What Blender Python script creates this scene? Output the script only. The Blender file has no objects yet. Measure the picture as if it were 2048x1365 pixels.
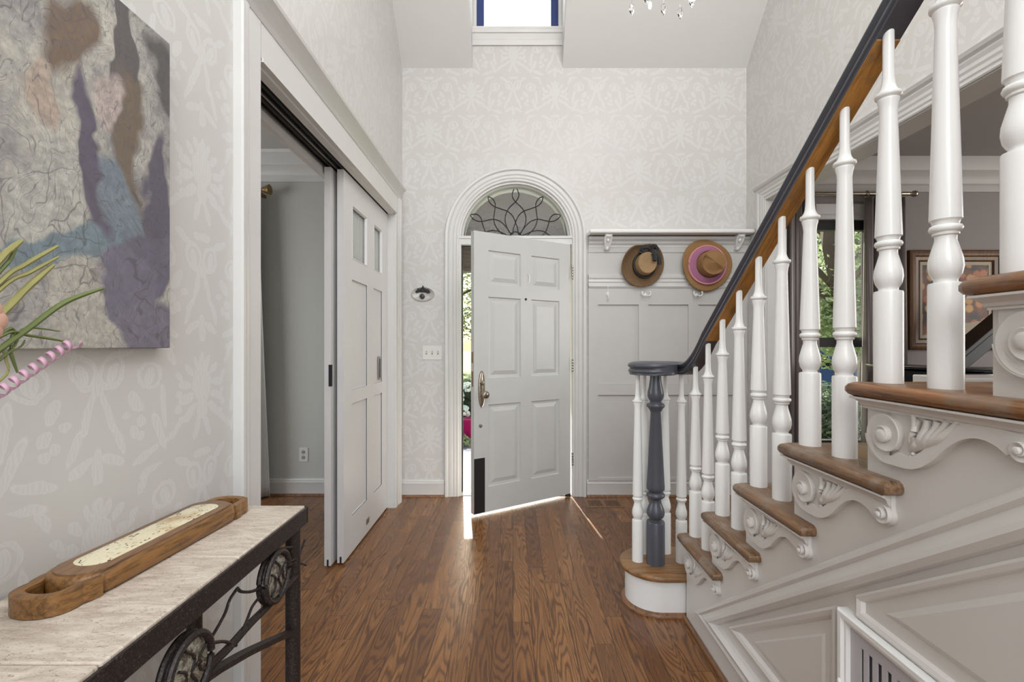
import bpy, math, random
from mathutils import Vector, Matrix
from mathutils.geometry import tessellate_polygon
PI = math.pi
random.seed(7)
SC = bpy.context.scene
COL = SC.collection

# ---------------------------------------------------------------- camera
CX, CY0, F = 1026.0, 690.0, 940.0      # vanishing point and focal length in pixels of the 2048x1365 frame
CZ = 1.23
cd = bpy.data.cameras.new('camera')
cam = bpy.data.objects.new('camera', cd)
COL.objects.link(cam)
cam.location = (0, 0, CZ)
cam.rotation_euler = (PI/2, 0, 0)
cd.sensor_width = 36
cd.lens = F/2048*36
cd.shift_x = -(CX-1024)/2048
cd.shift_y = (CY0-682.5)/2048
cd.clip_start = 0.02
cd.clip_end = 300
SC.camera = cam

# ---------------------------------------------------------------- light
SC.view_settings.view_transform = 'Standard'
SC.view_settings.look = 'None'
SC.view_settings.gamma = 1
SC.view_settings.use_curve_mapping = False
SC.view_settings.exposure = 0.36
w = bpy.data.worlds.new('sky')
SC.world = w
w.use_nodes = True
nt = w.node_tree
bg = nt.nodes['Background']
sk = nt.nodes.new('ShaderNodeTexSky')
sk.sky_type = 'NISHITA'
sk.sun_disc = False
sk.sun_elevation = math.radians(38)
sk.sun_rotation = math.radians(-6)
sk.air_density = 1.4
sk.dust_density = 3.0
nt.links.new(sk.outputs[0], bg.inputs[0])
bg.inputs[1].default_value = 0.30
sund = bpy.data.lights.new('sun', 'SUN')
sund.energy = 9.0
sund.angle = math.radians(0.55)
sund.color = (1, 0.96, 0.9)
sun = bpy.data.objects.new('sun', sund)
COL.objects.link(sun)
_d = Vector((0.115, -1.0, -math.tan(math.radians(37.8))))
sun.rotation_euler = _d.to_track_quat('-Z', 'Y').to_euler()
sun.location = (0, 8, 8)

def area(name, loc, target, sx, sy, power, col=(1, 1, 1)):
    l = bpy.data.lights.new(name, 'AREA')
    l.shape = 'RECTANGLE'
    l.size = sx
    l.size_y = sy
    l.energy = power
    l.color = col
    o = bpy.data.objects.new(name, l)
    COL.objects.link(o)
    o.location = loc
    o.rotation_euler = (Vector(target)-Vector(loc)).to_track_quat('-Z', 'Y').to_euler()
    return o
# area lamps; the rear, upper and stair ones are added fill
area('fill_rear', (0.5, -2.95, 2.3), (0.5, 3, 1.5), 2.3, 3.4, 62, (0.99, 0.99, 1.0))  # added fill behind the camera, at the invented rear opening
area('fill_upper', (0.3, -0.6, 4.9), (0.4, 2.6, 0.6), 2.2, 1.6, 50, (0.99, 0.99, 1.0))  # added overhead fill hanging in mid-air, no window there
area('daylight_dining_window', (5.45, 1.9, 1.7), (2.5, 2.8, 1.2), 1.6, 1.7, 40, (1.0, 0.97, 0.93))
area('daylight_study_window', (-3.6, 2.2, 1.6), (-1.5, 3.0, 1.2), 1.4, 1.6, 22, (0.97, 0.98, 1.0))
area('fill_upper_right', (1.7, 0.3, 4.3), (-0.9, 2.9, 1.3), 1.4, 1.2, 26, (0.99, 0.985, 1.0))  # added fill from the upper right to lift surfaces facing it
area('fill_stair_side', (-0.3, -1.6, 2.9), (0.9, 0.9, 0.7), 1.2, 1.2, 17, (1, 0.99, 0.98))  # added fill to lighten the panelled side of the stairs

# ---------------------------------------------------------------- helpers
def mul(a, s): return tuple(x*s for x in a)

class MB:
    def __init__(s): s.v = []; s.f = []; s.sh = []
    def add(s, vs, fs):
        b = len(s.v)
        s.v += [tuple(p) for p in vs]
        s.f += [tuple(i+b for i in f) for f in fs]
        return s
    def join(s, o): return s.add(o.v, o.f)
    def xf(s, M):
        s.v = [tuple(M @ Vector(p)) for p in s.v]
        return s
    def box(s, x0, x1, y0, y1, z0, z1):
        x0, x1 = sorted((x0, x1)); y0, y1 = sorted((y0, y1)); z0, z1 = sorted((z0, z1))
        return s.add([(x0,y0,z0),(x1,y0,z0),(x1,y1,z0),(x0,y1,z0),(x0,y0,z1),(x1,y0,z1),(x1,y1,z1),(x0,y1,z1)],
                     [(0,3,2,1),(4,5,6,7),(0,1,5,4),(1,2,6,5),(2,3,7,6),(3,0,4,7)])
    def plate(s, outer, m, d0, d1, holes=()):
        """flat polygon (a,b) with holes; m(a,b,d) maps to 3D; thickness from d0 to d1"""
        loops = [list(outer)]+[list(h) for h in holes]
        flat = [p for l in loops for p in l]
        tris = tessellate_polygon([[Vector((p[0], p[1], 0)) for p in l] for l in loops])
        n = len(flat)
        vs = [m(a, b, d0) for a, b in flat]+[m(a, b, d1) for a, b in flat]
        fs = [tuple(t) for t in tris]+[tuple(n+i for i in reversed(t)) for t in tris]
        k = 0
        for l in loops:
            c = len(l)
            for i in range(c):
                j = (i+1) % c
                fs.append((k+i, k+j, n+k+j, n+k+i))
            k += c
        return s.add(vs, fs)
    def lathe(s, prof, c, seg=24, axis='z'):
        vs = []; fs = []
        n = len(prof)
        for i in range(seg):
            a = 2*PI*i/seg
            for r, h in prof:
                x, y = r*math.cos(a), r*math.sin(a)
                if axis == 'z': vs.append((c[0]+x, c[1]+y, c[2]+h))
                elif axis == 'y': vs.append((c[0]+x, c[1]+h, c[2]+y))
                else: vs.append((c[0]+h, c[1]+x, c[2]+y))
        for i in range(seg):
            j = (i+1) % seg
            for k in range(n-1):
                fs.append((i*n+k, j*n+k, j*n+k+1, i*n+k+1))
        fs.append(tuple(i*n for i in reversed(range(seg))))
        fs.append(tuple(i*n+n-1 for i in range(seg)))
        return s.add(vs, fs)
    def sweep(s, path, prof, up=(0, 0, 1), closed=False, scales=None, vert=False):
        """profile (a sideways, b up) carried along a 3D path"""
        path = [Vector(p) for p in path]
        n = len(path); m = len(prof); vs = []; fs = []
        U = Vector(up)
        for i, p in enumerate(path):
            if closed: t = path[(i+1) % n]-path[i-1]
            else: t = path[min(i+1, n-1)]-path[max(i-1, 0)]
            t.normalize()
            side = t.cross(U)
            if side.length < 1e-5: side = Vector((1, 0, 0))
            side.normalize()
            u = U.normalized() if vert else side.cross(t)
            k = scales[i] if scales else 1
            for a, b in prof: vs.append(p+side*a*k+u*b*k)
        for i in range(n if closed else n-1):
            j = (i+1) % n
            for k in range(m):
                l = (k+1) % m
                fs.append((i*m+k, i*m+l, j*m+l, j*m+k))
        if not closed:
            fs.append(tuple(reversed(range(m))))
            fs.append(tuple((n-1)*m+k for k in range(m)))
        return s.add(vs, fs)
    def tube(s, path, r, seg=8, closed=False, scales=None, up=(0.013, 0.021, 1)):
        return s.sweep(path, [(r*math.cos(2*PI*k/seg), r*math.sin(2*PI*k/seg)) for k in range(seg)], up, closed, scales)
    def mould(s, path, prof, m, closed=False):
        """profile (offset to the left of the path, protrusion) along a 2D path with mitred corners"""
        n = len(path); q = len(prof); vs = []; fs = []
        for i in range(n):
            p = path[i]
            a = path[i-1] if (closed or i > 0) else None
            b = path[(i+1) % n] if (closed or i < n-1) else None
            def nrm(u, v):
                dx, dy = v[0]-u[0], v[1]-u[1]; l = math.hypot(dx, dy) or 1
                return (-dy/l, dx/l)
            if a is None: N = nrm(p, b)
            elif b is None: N = nrm(a, p)
            else:
                n1 = nrm(a, p); n2 = nrm(p, b)
                d = 1+n1[0]*n2[0]+n1[1]*n2[1]
                N = ((n1[0]+n2[0])/d, (n1[1]+n2[1])/d)
            for o, h in prof: vs.append(m(p[0]+N[0]*o, p[1]+N[1]*o, h))
        for i in range(n if closed else n-1):
            j = (i+1) % n
            for k in range(q):
                l = (k+1) % q
                fs.append((i*q+k, i*q+l, j*q+l, j*q+k))
        if not closed:
            fs.append(tuple(reversed(range(q)))); fs.append(tuple((n-1)*q+k for k in range(q)))
        return s.add(vs, fs)
    def inset(s, poly, steps, m):
        """rings stepping inward (offset, depth) from a CCW convex polygon, last ring filled"""
        n = len(poly); rings = []
        for o, d in steps:
            ring = []
            for i in range(n):
                a, p, b = poly[i-1], poly[i], poly[(i+1) % n]
                def nrm(u, v):
                    dx, dy = v[0]-u[0], v[1]-u[1]; l = math.hypot(dx, dy) or 1
                    return (-dy/l, dx/l)
                n1 = nrm(a, p); n2 = nrm(p, b); dd = 1+n1[0]*n2[0]+n1[1]*n2[1]
                ring.append(m(p[0]+(n1[0]+n2[0])/dd*o, p[1]+(n1[1]+n2[1])/dd*o, d))
            rings.append(ring)
        vs = [p for r in rings for p in r]; fs = []
        for k in range(len(rings)-1):
            for i in range(n):
                j = (i+1) % n
                fs.append((k*n+i, k*n+j, (k+1)*n+j, (k+1)*n+i))
        k = len(rings)-1
        fs.append(tuple(k*n+i for i in range(n)))
        return s.add(vs, fs)
    def ball(s, c, r, seg=12, rings=8):
        if not hasattr(r, '__len__'): r = (r, r, r)
        vs = [(c[0], c[1], c[2]+r[2])]; fs = []
        for i in range(1, rings):
            a = PI*i/rings
            for k in range(seg):
                b = 2*PI*k/seg
                vs.append((c[0]+r[0]*math.sin(a)*math.cos(b), c[1]+r[1]*math.sin(a)*math.sin(b), c[2]+r[2]*math.cos(a)))
        vs.append((c[0], c[1], c[2]-r[2]))
        for k in range(seg): fs.append((0, 1+k, 1+(k+1) % seg))
        for i in range(rings-2):
            for k in range(seg):
                a = 1+i*seg; b = a+seg; l = (k+1) % seg
                fs.append((a+k, b+k, b+l, a+l))
        a = 1+(rings-2)*seg
        for k in range(seg): fs.append((len(vs)-1, a+(k+1) % seg, a+k))
        return s.add(vs, fs)
    def build(s, name, mat, parent=None, bevel=0, smooth=True, ang=38, recalc=True, seg=2, **tags):
        import bmesh
        me = bpy.data.meshes.new(name)
        me.from_pydata(s.v, [], s.f)
        if recalc:
            bm = bmesh.new(); bm.from_mesh(me)
            bmesh.ops.recalc_face_normals(bm, faces=bm.faces)
            bm.to_mesh(me); bm.free()
        if smooth:
            for p in me.polygons: p.use_smooth = True
            me.set_sharp_from_angle(angle=math.radians(ang))
        me.update()
        o = bpy.data.objects.new(name, me)
        COL.objects.link(o)
        if mat: me.materials.append(mat)
        if parent:
            o.parent = parent
            if parent.type == 'EMPTY': o.matrix_parent_inverse = Matrix.Translation(parent.location).inverted()
        if bevel:
            b = o.modifiers.new('bevel', 'BEVEL'); b.width = bevel; b.segments = seg; b.limit_method = 'ANGLE'; b.angle_limit = math.radians(40)
            b.harden_normals = False
        for k, v in tags.items(): o[k] = v
        return o

def thing(name, label, cat, loc=(0, 0, 0), group=None):
    o = bpy.data.objects.new(name, None)
    COL.objects.link(o)
    o.location = loc; o.empty_display_size = 0.1
    o['label'] = label; o['category'] = cat
    if group: o['group'] = group
    return o
def tag(o, label, cat, group=None, kind=None):
    o['label'] = label; o['category'] = cat
    if group: o['group'] = group
    if kind: o['kind'] = kind
    return o
def struct(o):
    o['kind'] = 'structure'
    return o
def copy_tree(o, parent=None):
    c = o.copy(); COL.objects.link(c)
    if parent:
        k = c.matrix_parent_inverse.copy(); c.parent = parent; c.matrix_parent_inverse = k
    for ch in list(o.children): copy_tree(ch, c)
    return c
def mXZ(y0):      # plane facing the camera (towards -Y): a = X, b = Z, protrusion d towards -Y
    return lambda a, b, d: (a, y0-d, b)
def mYZp(x0):     # plane facing +X : a = Y, b = Z, protrusion towards +X
    return lambda a, b, d: (x0+d, a, b)
def mYZn(x0):     # plane facing -X
    return lambda a, b, d: (x0-d, a, b)
def mXY(z0):
    return lambda a, b, d: (a, b, z0+d)
def rect(a0, a1, b0, b1): return [(a0, b0), (a1, b0), (a1, b1), (a0, b1)]
def arc(cx, cz, r, a0, a1, n): return [(cx+r*math.cos(a0+(a1-a0)*i/n), cz+r*math.sin(a0+(a1-a0)*i/n)) for i in range(n+1)]
def smooth_path(pts, n=6):
    out = []
    P = [Vector(p) for p in pts]
    for i in range(len(P)-1):
        p0 = P[max(i-1, 0)]; p1 = P[i]; p2 = P[i+1]; p3 = P[min(i+2, len(P)-1)]
        for k in range(n):
            t = k/n
            out.append(0.5*((2*p1)+(p2-p0)*t+(2*p0-5*p1+4*p2-p3)*t*t+(3*p1-p0-3*p2+p3)*t**3))
    out.append(P[-1])
    return out

# ---------------------------------------------------------------- materials
class NT:
    """small expression helper over a shader node tree"""
    def __init__(s, name):
        s.m = bpy.data.materials.new(name); s.m.use_nodes = True
        s.t = s.m.node_tree; s.b = s.t.nodes['Principled BSDF']
    def n(s, typ, **kw):
        x = s.t.nodes.new(typ)
        for k, v in kw.items(): setattr(x, k, v)
        return x
    def put(s, sock, v):
        if hasattr(v, 'is_output') or isinstance(v, bpy.types.NodeSocket): s.t.links.new(v, sock)
        else: sock.default_value = v
    def M(s, op, a, b=None, c=None, clamp=False):
        x = s.n('ShaderNodeMath', operation=op); x.use_clamp = clamp
        s.put(x.inputs[0], a)
        if b is not None: s.put(x.inputs[1], b)
        if c is not None: s.put(x.inputs[2], c)
        return x.outputs[0]
    def pos(s):
        g = s.n('ShaderNodeNewGeometry')
        q = s.n('ShaderNodeSeparateXYZ'); s.t.links.new(g.outputs['Position'], q.inputs[0])
        return g.outputs['Position'], q.outputs[0], q.outputs[1], q.outputs[2]
    def objc(s):
        g = s.n('ShaderNodeTexCoord')
        q = s.n('ShaderNodeSeparateXYZ'); s.t.links.new(g.outputs['Object'], q.inputs[0])
        return g.outputs['Object'], q.outputs[0], q.outputs[1], q.outputs[2]
    def vec(s, x, y, z):
        q = s.n('ShaderNodeCombineXYZ')
        for i, v in enumerate((x, y, z)): s.put(q.inputs[i], v)
        return q.outputs[0]
    def noise(s, v, scale, detail=3, rough=0.55, dist=0.0):
        x = s.n('ShaderNodeTexNoise')
        if v is not None: s.t.links.new(v, x.inputs['Vector'])
        x.inputs['Scale'].default_value = scale; x.inputs['Detail'].default_value = detail
        x.inputs['Roughness'].default_value = rough; x.inputs['Distortion'].default_value = dist
        return x.outputs['Fac']
    def white(s, v):
        x = s.n('ShaderNodeTexWhiteNoise', noise_dimensions='3D')
        s.t.links.new(v, x.inputs['Vector'])
        return x.outputs['Value']
    def ramp(s, f, stops, interp='LINEAR'):
        r = s.n('ShaderNodeValToRGB'); s.t.links.new(f, r.inputs[0]); e = r.color_ramp
        e.interpolation = interp
        while len(e.elements) < len(stops): e.elements.new(0.5)
        for i, (p, c) in enumerate(stops):
            e.elements[i].position = p
            e.elements[i].color = (*c, 1) if hasattr(c, '__len__') else (c, c, c, 1)
        return r.outputs[0]
    def mix(s, f, a, b, blend='MIX'):
        x = s.n('ShaderNodeMix', data_type='RGBA', blend_type=blend)
        s.put(x.inputs[0], f)
        for i, v in ((6, a), (7, b)):
            if isinstance(v, tuple): v = (*v, 1) if len(v) == 3 else v
            s.put(x.inputs[i], v)
        return x.outputs[2]
    def bump(s, h, strength=0.2, dist=0.002):
        x = s.n('ShaderNodeBump'); x.inputs['Strength'].default_value = strength; x.inputs['Distance'].default_value = dist
        s.t.links.new(h, x.inputs['Height']); s.t.links.new(x.outputs[0], s.b.inputs['Normal'])
    def set(s, **kw):
        names = {'col': 'Base Color', 'rough': 'Roughness', 'metal': 'Metallic', 'spec': 'Specular IOR Level', 'coat': 'Coat Weight', 'trans': 'Transmission Weight', 'ior': 'IOR', 'alpha': 'Alpha', 'sheen': 'Sheen Weight', 'emc': 'Emission Color', 'ems': 'Emission Strength'}
        for k, v in kw.items():
            if isinstance(v, tuple) and len(v) == 3: v = (*v, 1)
            s.put(s.b.inputs[names[k]], v)
        return s
def srgb(r, g, b):
    return tuple(((c/255)/12.92 if c/255 <= 0.04045 else ((c/255+0.055)/1.055)**2.4) for c in (r, g, b))
def plain(name, col, rough=0.5, metal=0.0, spec=0.5, var=0.04, scale=6, bump=0.0, bs=60, coat=0):
    t = NT(name)
    p = t.pos()[0]
    f = t.noise(p, scale, 3)
    c = t.mix(f, mul(col, 1-var), mul(col, 1+var))
    t.set(col=c, rough=rough, metal=metal, spec=spec, coat=coat)
    if bump: t.bump(t.noise(p, bs, 4), bump, 0.003)
    return t.m

WHITE = plain('painted_white', srgb(222, 221, 218), 0.38, bump=0.05, bs=9)
TRIMW = plain('trim_white', srgb(216, 216, 214), 0.35, bump=0.06, bs=12)
GLOSSW = plain('gloss_white', srgb(240, 240, 238), 0.22, bump=0.03, bs=14)
PANELC = plain('panel_cream', srgb(216, 212, 207), 0.3, bump=0.05, bs=10)
CEILW = plain('ceiling_white', srgb(217, 217, 215), 0.85, var=0.015)
STUDY = plain('study_wall', srgb(196, 197, 192), 0.75, var=0.02)
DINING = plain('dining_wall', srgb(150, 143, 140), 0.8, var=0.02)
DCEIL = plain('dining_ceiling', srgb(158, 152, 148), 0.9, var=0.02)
GREY = plain('slate_grey_paint', srgb(78, 80, 88), 0.3, bump=0.06, bs=20)
BLACK = plain('black_gloss', (0.006, 0.006, 0.009), 0.25, spec=0.3, var=0.1)
MBLACK = plain('matte_black', (0.012, 0.012, 0.013), 0.5)
SATIN = plain('antique_nickel', (0.42, 0.37, 0.30), 0.28, metal=1, var=0.2, scale=40)
STEEL = plain('hinge_steel', (0.45, 0.44, 0.42), 0.35, metal=1, var=0.1)
BRASS = plain('old_brass', (0.32, 0.21, 0.10), 0.4, metal=0.8, var=0.2)

def iron_mat():
    t = NT('speckled_iron')
    p = t.pos()[0]
    f = t.noise(p, 260, 2, 0.6)
    c = t.ramp(f, [(0.45, srgb(46, 41, 40)), (0.62, srgb(66, 58, 56)), (0.75, srgb(120, 100, 88))])
    t.set(col=c, rough=0.5, metal=0.35)
    t.bump(t.noise(p, 180, 3), 0.3, 0.002)
    return t.m
IRON = iron_mat()

def wallpaper(name, axis):
    """tone-on-tone damask: half-drop repeat of mirrored rose, leaf and ribbon shapes"""
    t = NT(name)
    p, x, y, z = t.pos()
    a = x if axis == 'x' else y
    nz = t.n('ShaderNodeTexNoise'); nz.inputs['Scale'].default_value = 26; nz.inputs['Detail'].default_value = 2
    t.t.links.new(p, nz.inputs['Vector'])
    sp = t.n('ShaderNodeSeparateXYZ'); t.t.links.new(nz.outputs['Color'], sp.inputs[0])
    a = t.M('ADD', a, t.M('MULTIPLY', t.M('SUBTRACT', sp.outputs[0], 0.5), 0.022))
    b = t.M('ADD', z, t.M('MULTIPLY', t.M('SUBTRACT', sp.outputs[1], 0.5), 0.022))
    row = t.M('FLOOR', t.M('DIVIDE', b, 0.31))
    par = t.M('MODULO', t.M('ABSOLUTE', row), 2.0)
    a2 = t.M('ADD', t.M('ADD', a, 20.4), t.M('MULTIPLY', par, 0.34))
    u = t.M('ABSOLUTE', t.M('SUBTRACT', t.M('MODULO', a2, 0.68), 0.34))
    v = t.M('SUBTRACT', t.M('SUBTRACT', b, t.M('MULTIPLY', row, 0.31)), 0.155)
    def ell(cu, cv, ru, rv, ang):
        c, s_ = math.cos(math.radians(ang)), math.sin(math.radians(ang))
        du = t.M('SUBTRACT', u, cu); dv = t.M('SUBTRACT', v, cv)
        p1 = t.M('MULTIPLY_ADD', du, c/ru, t.M('MULTIPLY', dv, s_/ru))
        p2 = t.M('MULTIPLY_ADD', du, -s_/rv, t.M('MULTIPLY', dv, c/rv))
        return t.M('MULTIPLY', t.M('SUBTRACT', t.M('SQRT', t.M('MULTIPLY_ADD', p1, p1, t.M('MULTIPLY', p2, p2))), 1.0), min(ru, rv)*1.6)
    def ring(cu, cv, ru, rv, ang, wd):
        return t.M('SUBTRACT', t.M('ABSOLUTE', ell(cu, cv, ru, rv, ang)), wd)
    S = [ell(0, .03, .040, .046, 0), ell(0, -.035, .022, .030, 0), ell(.052, .075, .020, .010, 50), ell(.07, .035, .022, .011, 10), ell(.066, -.005, .026, .012, -18), ell(.050, -.045, .028, .012, -42),
         ell(.022, -.09, .030, .009, -66), ell(.0, .098, .010, .022, 0), ell(.022, .092, .020, .008, 66), ell(.096, -.028, .010, .010, 0), ell(.090, .010, .009, .009, 0), ell(.094, .058, .014, .008, 40), ell(.080, -.058, .010, .010, 0),
         ell(.108, -.085, .040, .008, -35), ell(.155, .150, .040, .010, 20), ell(.12, .115, .022, .009, 60),
         ring(.195, .070, .034, .030, 0, .006), ell(.195, .068, .014, .021, 20), ell(.150, -.012, .010, .050, -8), ell(.163, -.075, .012, .050, -24), ell(.205, -.125, .040, .010, -20),
         ell(.238, .010, .026, .013, 58), ell(.222, -.040, .014, .013, 0), ell(.243, -.062, .011, .011, 0), ell(.222, -.074, .010, .010, 0), ell(.265, -.020, .012, .009, 0),
         ring(.306, .085, .026, .036, 25, .006), ell(.304, .08, .011, .022, 20), ell(.336, .045, .012, .014, 0), ell(.316, -.005, .044, .008, 72),
         ell(.285, -.070, .008, .036, -20), ell(.300, -.115, .028, .010, 30), ell(.338, -.120, .010, .036, 0), ell(.262, .135, .030, .010, -30), ell(.325, .145, .020, .010, 0)]
    d = S[0]
    for q in S[1:]: d = t.M('MINIMUM', d, q)
    mask = t.M('SUBTRACT', 0.5, t.M('DIVIDE', d, 0.006), clamp=True)
    # engraved veins inside the motifs
    wv = t.n('ShaderNodeTexWave'); wv.inputs['Scale'].default_value = 34; wv.inputs['Distortion'].default_value = 5; wv.inputs['Detail'].default_value = 1
    t.t.links.new(t.vec(u, v, 0.0), wv.inputs['Vector'])
    edge = t.M('SUBTRACT', 1.0, t.M('DIVIDE', t.M('ABSOLUTE', d), 0.0032), clamp=True)
    mask = t.M('MULTIPLY', mask, t.M('MULTIPLY_ADD', wv.outputs['Fac'], 0.45, 0.35))
    mask = t.M('MAXIMUM', mask, edge)
    ln = t.noise(p, 7, 2)
    ground = t.mix(ln, srgb(205, 204, 201), srgb(209, 208, 205))
    c = t.mix(mask, ground, srgb(219, 219, 218))
    t.set(col=c, rough=t.M('MULTIPLY_ADD', mask, 0.12, 0.36), spec=0.4)
    t.bump(mask, 0.06, 0.0006)
    return t.m
WPX = wallpaper('damask_wallpaper_front', 'x')
WPY = wallpaper('damask_wallpaper_side', 'y')

def oak_floor(name='oak_strip_floor', wd=0.083, c0=(124, 82, 46), c1=(174, 122, 72)):
    t = NT(name)
    p, x, y, z = t.pos()
    px = t.M('DIVIDE', x, wd)
    ix = t.M('FLOOR', px)
    fx = t.M('SUBTRACT', px, ix)
    r1 = t.white(t.vec(ix, 3.0, 1.0))
    L = 1.1
    py = t.M('ADD', t.M('DIVIDE', y, L), t.M('MULTIPLY', r1, 7.0))
    iy = t.M('FLOOR', py); fy = t.M('SUBTRACT', py, iy)
    r2 = t.white(t.vec(ix, iy, 2.0))
    r3 = t.white(t.vec(ix, iy, 9.0))
    # cathedral grain: contour lines of a stretched noise
    gv = t.vec(t.M('MULTIPLY_ADD', fx, 0.55, t.M('MULTIPLY', r2, 37.0)), t.M('MULTIPLY_ADD', y, 0.62, t.M('MULTIPLY', r3, 53.0)), 0.0)
    h = t.noise(gv, 1.5, 2, 0.45, 0.1)
    k = t.M('MULTIPLY_ADD', r3, 12.0, 24.0)
    ringv = t.M('SINE', t.M('MULTIPLY', t.M('MULTIPLY', h, k), 2*PI*0.9))
    rings = t.M('POWER', t.M('MULTIPLY_ADD', ringv, 0.5, 0.5), 2.6)
    pore = t.noise(t.vec(t.M('MULTIPLY', x, 300.0), t.M('MULTIPLY', y, 9.0), r2), 1.0, 3, 0.6)
    pm = t.ramp(pore, [(0.42, 0.0), (0.62, 1.0)])
    base = t.mix(r2, srgb(*c0), srgb(*c1))
    base = t.mix(t.M('MULTIPLY', t.noise(p, 2.3, 3), 0.5), base, srgb(118, 76, 44))
    c = t.mix(t.M('MULTIPLY', rings, 0.72), base, srgb(62, 38, 24))
    c = t.mix(t.M('MULTIPLY', pm, 0.35), c, srgb(80, 52, 36))
    ex = t.M('LESS_THAN', t.M('MINIMUM', fx, t.M('SUBTRACT', 1.0, fx)), 0.017)
    ey = t.M('LESS_THAN', t.M('MINIMUM', fy, t.M('SUBTRACT', 1.0, fy)), 0.0012)
    e = t.M('MAXIMUM', ex, ey)
    c = t.mix(t.M('MULTIPLY', e, 0.8), c, srgb(40, 24, 16))
    wear = t.ramp(t.noise(p, 1.7, 4, 0.65), [(0.56, 0.0), (0.72, 1.0)])
    c = t.mix(t.M('MULTIPLY', wear, 0.18), c, srgb(150, 124, 100))
    t.set(col=c, rough=t.M('MULTIPLY_ADD', wear, 0.14, t.M('MULTIPLY_ADD', rings, 0.08, 0.26)), spec=0.5)
    t.bump(t.M('SUBTRACT', t.M('MULTIPLY', rings, -0.15), e), 0.25, 0.0012)
    return t.m
FLOOR = oak_floor()

def wood(name, c_dark, c_light, axis='y', rough=0.35, scale=1.0, wear=None, metal=0, rail=False):
    t = NT(name)
    p, x, y, z = t.pos()
    d = {'x': (3.0, 45.0, 45.0), 'y': (45.0, 3.0, 45.0), 'z': (45.0, 45.0, 3.0)}[axis]
    if rail:
        al = t.M('SUBTRACT', t.M('MULTIPLY', z, .581), t.M('MULTIPLY', y, .814)); pe = t.M('ADD', t.M('MULTIPLY', z, .814), t.M('MULTIPLY', y, .581))
        y, z = al, pe
    v = t.vec(t.M('MULTIPLY', x, d[0]*scale), t.M('MULTIPLY', y, d[1]*scale), t.M('MULTIPLY', z, d[2]*scale))
    f = t.noise(v, 1.0, 5, 0.6, 1.2)
    f2 = t.noise(v, 7.0, 3, 0.6, 0.4)
    f = t.M('MULTIPLY_ADD', f2, 0.35, t.M('MULTIPLY', f, 0.8))
    c = t.ramp(f, [(0.38, c_dark), (0.62, c_light), (0.75, mul(c_light, 1.15))])
    if wear:
        wv = t.ramp(t.noise(p, 9, 4, 0.7), [(0.50, 0.0), (0.66, 1.0)])
        c = t.mix(t.M('MULTIPLY', wv, 0.55), c, wear)
    t.set(col=c, rough=rough)
    t.bump(f, 0.15, 0.002)
    return t.m
TREADW = wood('worn_oak_tread', srgb(62, 44, 32), srgb(134, 102, 72), 'y', 0.33, 2.0, wear=srgb(156, 148, 138))
NOSEW = wood('oak_nosing', srgb(62, 38, 24), srgb(142, 96, 56), 'y', 0.35, 2.0, wear=srgb(140, 126, 112))
RAILW = wood('bare_rail_wood', srgb(120, 80, 38), srgb(192, 138, 70), 'y', 0.55, 1.0, wear=srgb(120, 100, 76), rail=True)
SHOEW = wood('shoe_mould_wood', srgb(86, 58, 38), srgb(140, 102, 72), 'y', 0.4)
TRAYW = wood('walnut_tray_wood', srgb(58, 38, 22), srgb(138, 98, 54), 'y', 0.36, 1.6)
TRAYT = wood('tray_top_wood', srgb(92, 68, 50), srgb(134, 104, 78), 'y', 0.45, 1.6)
GILT = wood('gilt_frame_wood', srgb(48, 27, 11), srgb(108, 68, 26), 'z', 0.4, 1.0)

# ================================================================ the room shell
XL, XR, YB = -0.9, 1.898, 3.82
mb = MB().box(-4.3, 6.1, -3.2, 3.84, -0.06, 0.0)
struct(mb.build('floor', FLOOR, smooth=False))
# left wall with the sliding-door opening
OY0, OY1, OZ = 1.646, 3.54, 2.225
mb = MB().plate([(-3, 0), (OY0, 0), (OY0, OZ), (OY1, OZ), (OY1, 0), (YB, 0), (YB, 3.48), (2.3, 5.0), (-3, 5.0)], mYZp(XL), 0, -0.18)
struct(mb.build('wall_left', WPY, smooth=False))
# right wall with the wide cased opening to the dining room
RY0, RY1, RZ = 0.35, 3.505, 2.31
mb = MB().plate([(-3, 0), (RY0, 0), (RY0, RZ), (RY1, RZ), (RY1, 0), (YB, 0), (YB, 3.48), (2.3, 5.0), (-3, 5.0)], mYZn(XR), 0, -0.14)
struct(mb.build('wall_right', WPY, smooth=False))
# front wall (seen facing the camera) with arched doorway and dormer window
DX0, DX1, DR = -0.4385, 0.480, 0.4593
DC = (DX0+DX1)/2; DZ = 2.096
arch = [(DX1, 0), (DX1, DZ)]+arc(DC, DZ, DR, 0, PI, 40)[1:-1]+[(DX0, DZ), (DX0, 0)]
outer = [(XL, 0), (DX0, 0), (DX0, DZ)]+arc(DC, DZ, DR, PI, 0, 40)[1:-1]+[(DX1, DZ), (DX1, 0), (XR, 0), (XR, 3.48), (0.402, 3.48), (0.402, 4.75), (-0.329, 4.75), (-0.329, 3.48), (XL, 3.48)]
mb = MB().plate(outer, mXZ(YB), 0, -0.16, holes=[rect(-0.309, 0.382, 3.807, 4.62)])
struct(mb.build('wall_back', WPX, smooth=False))
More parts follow.
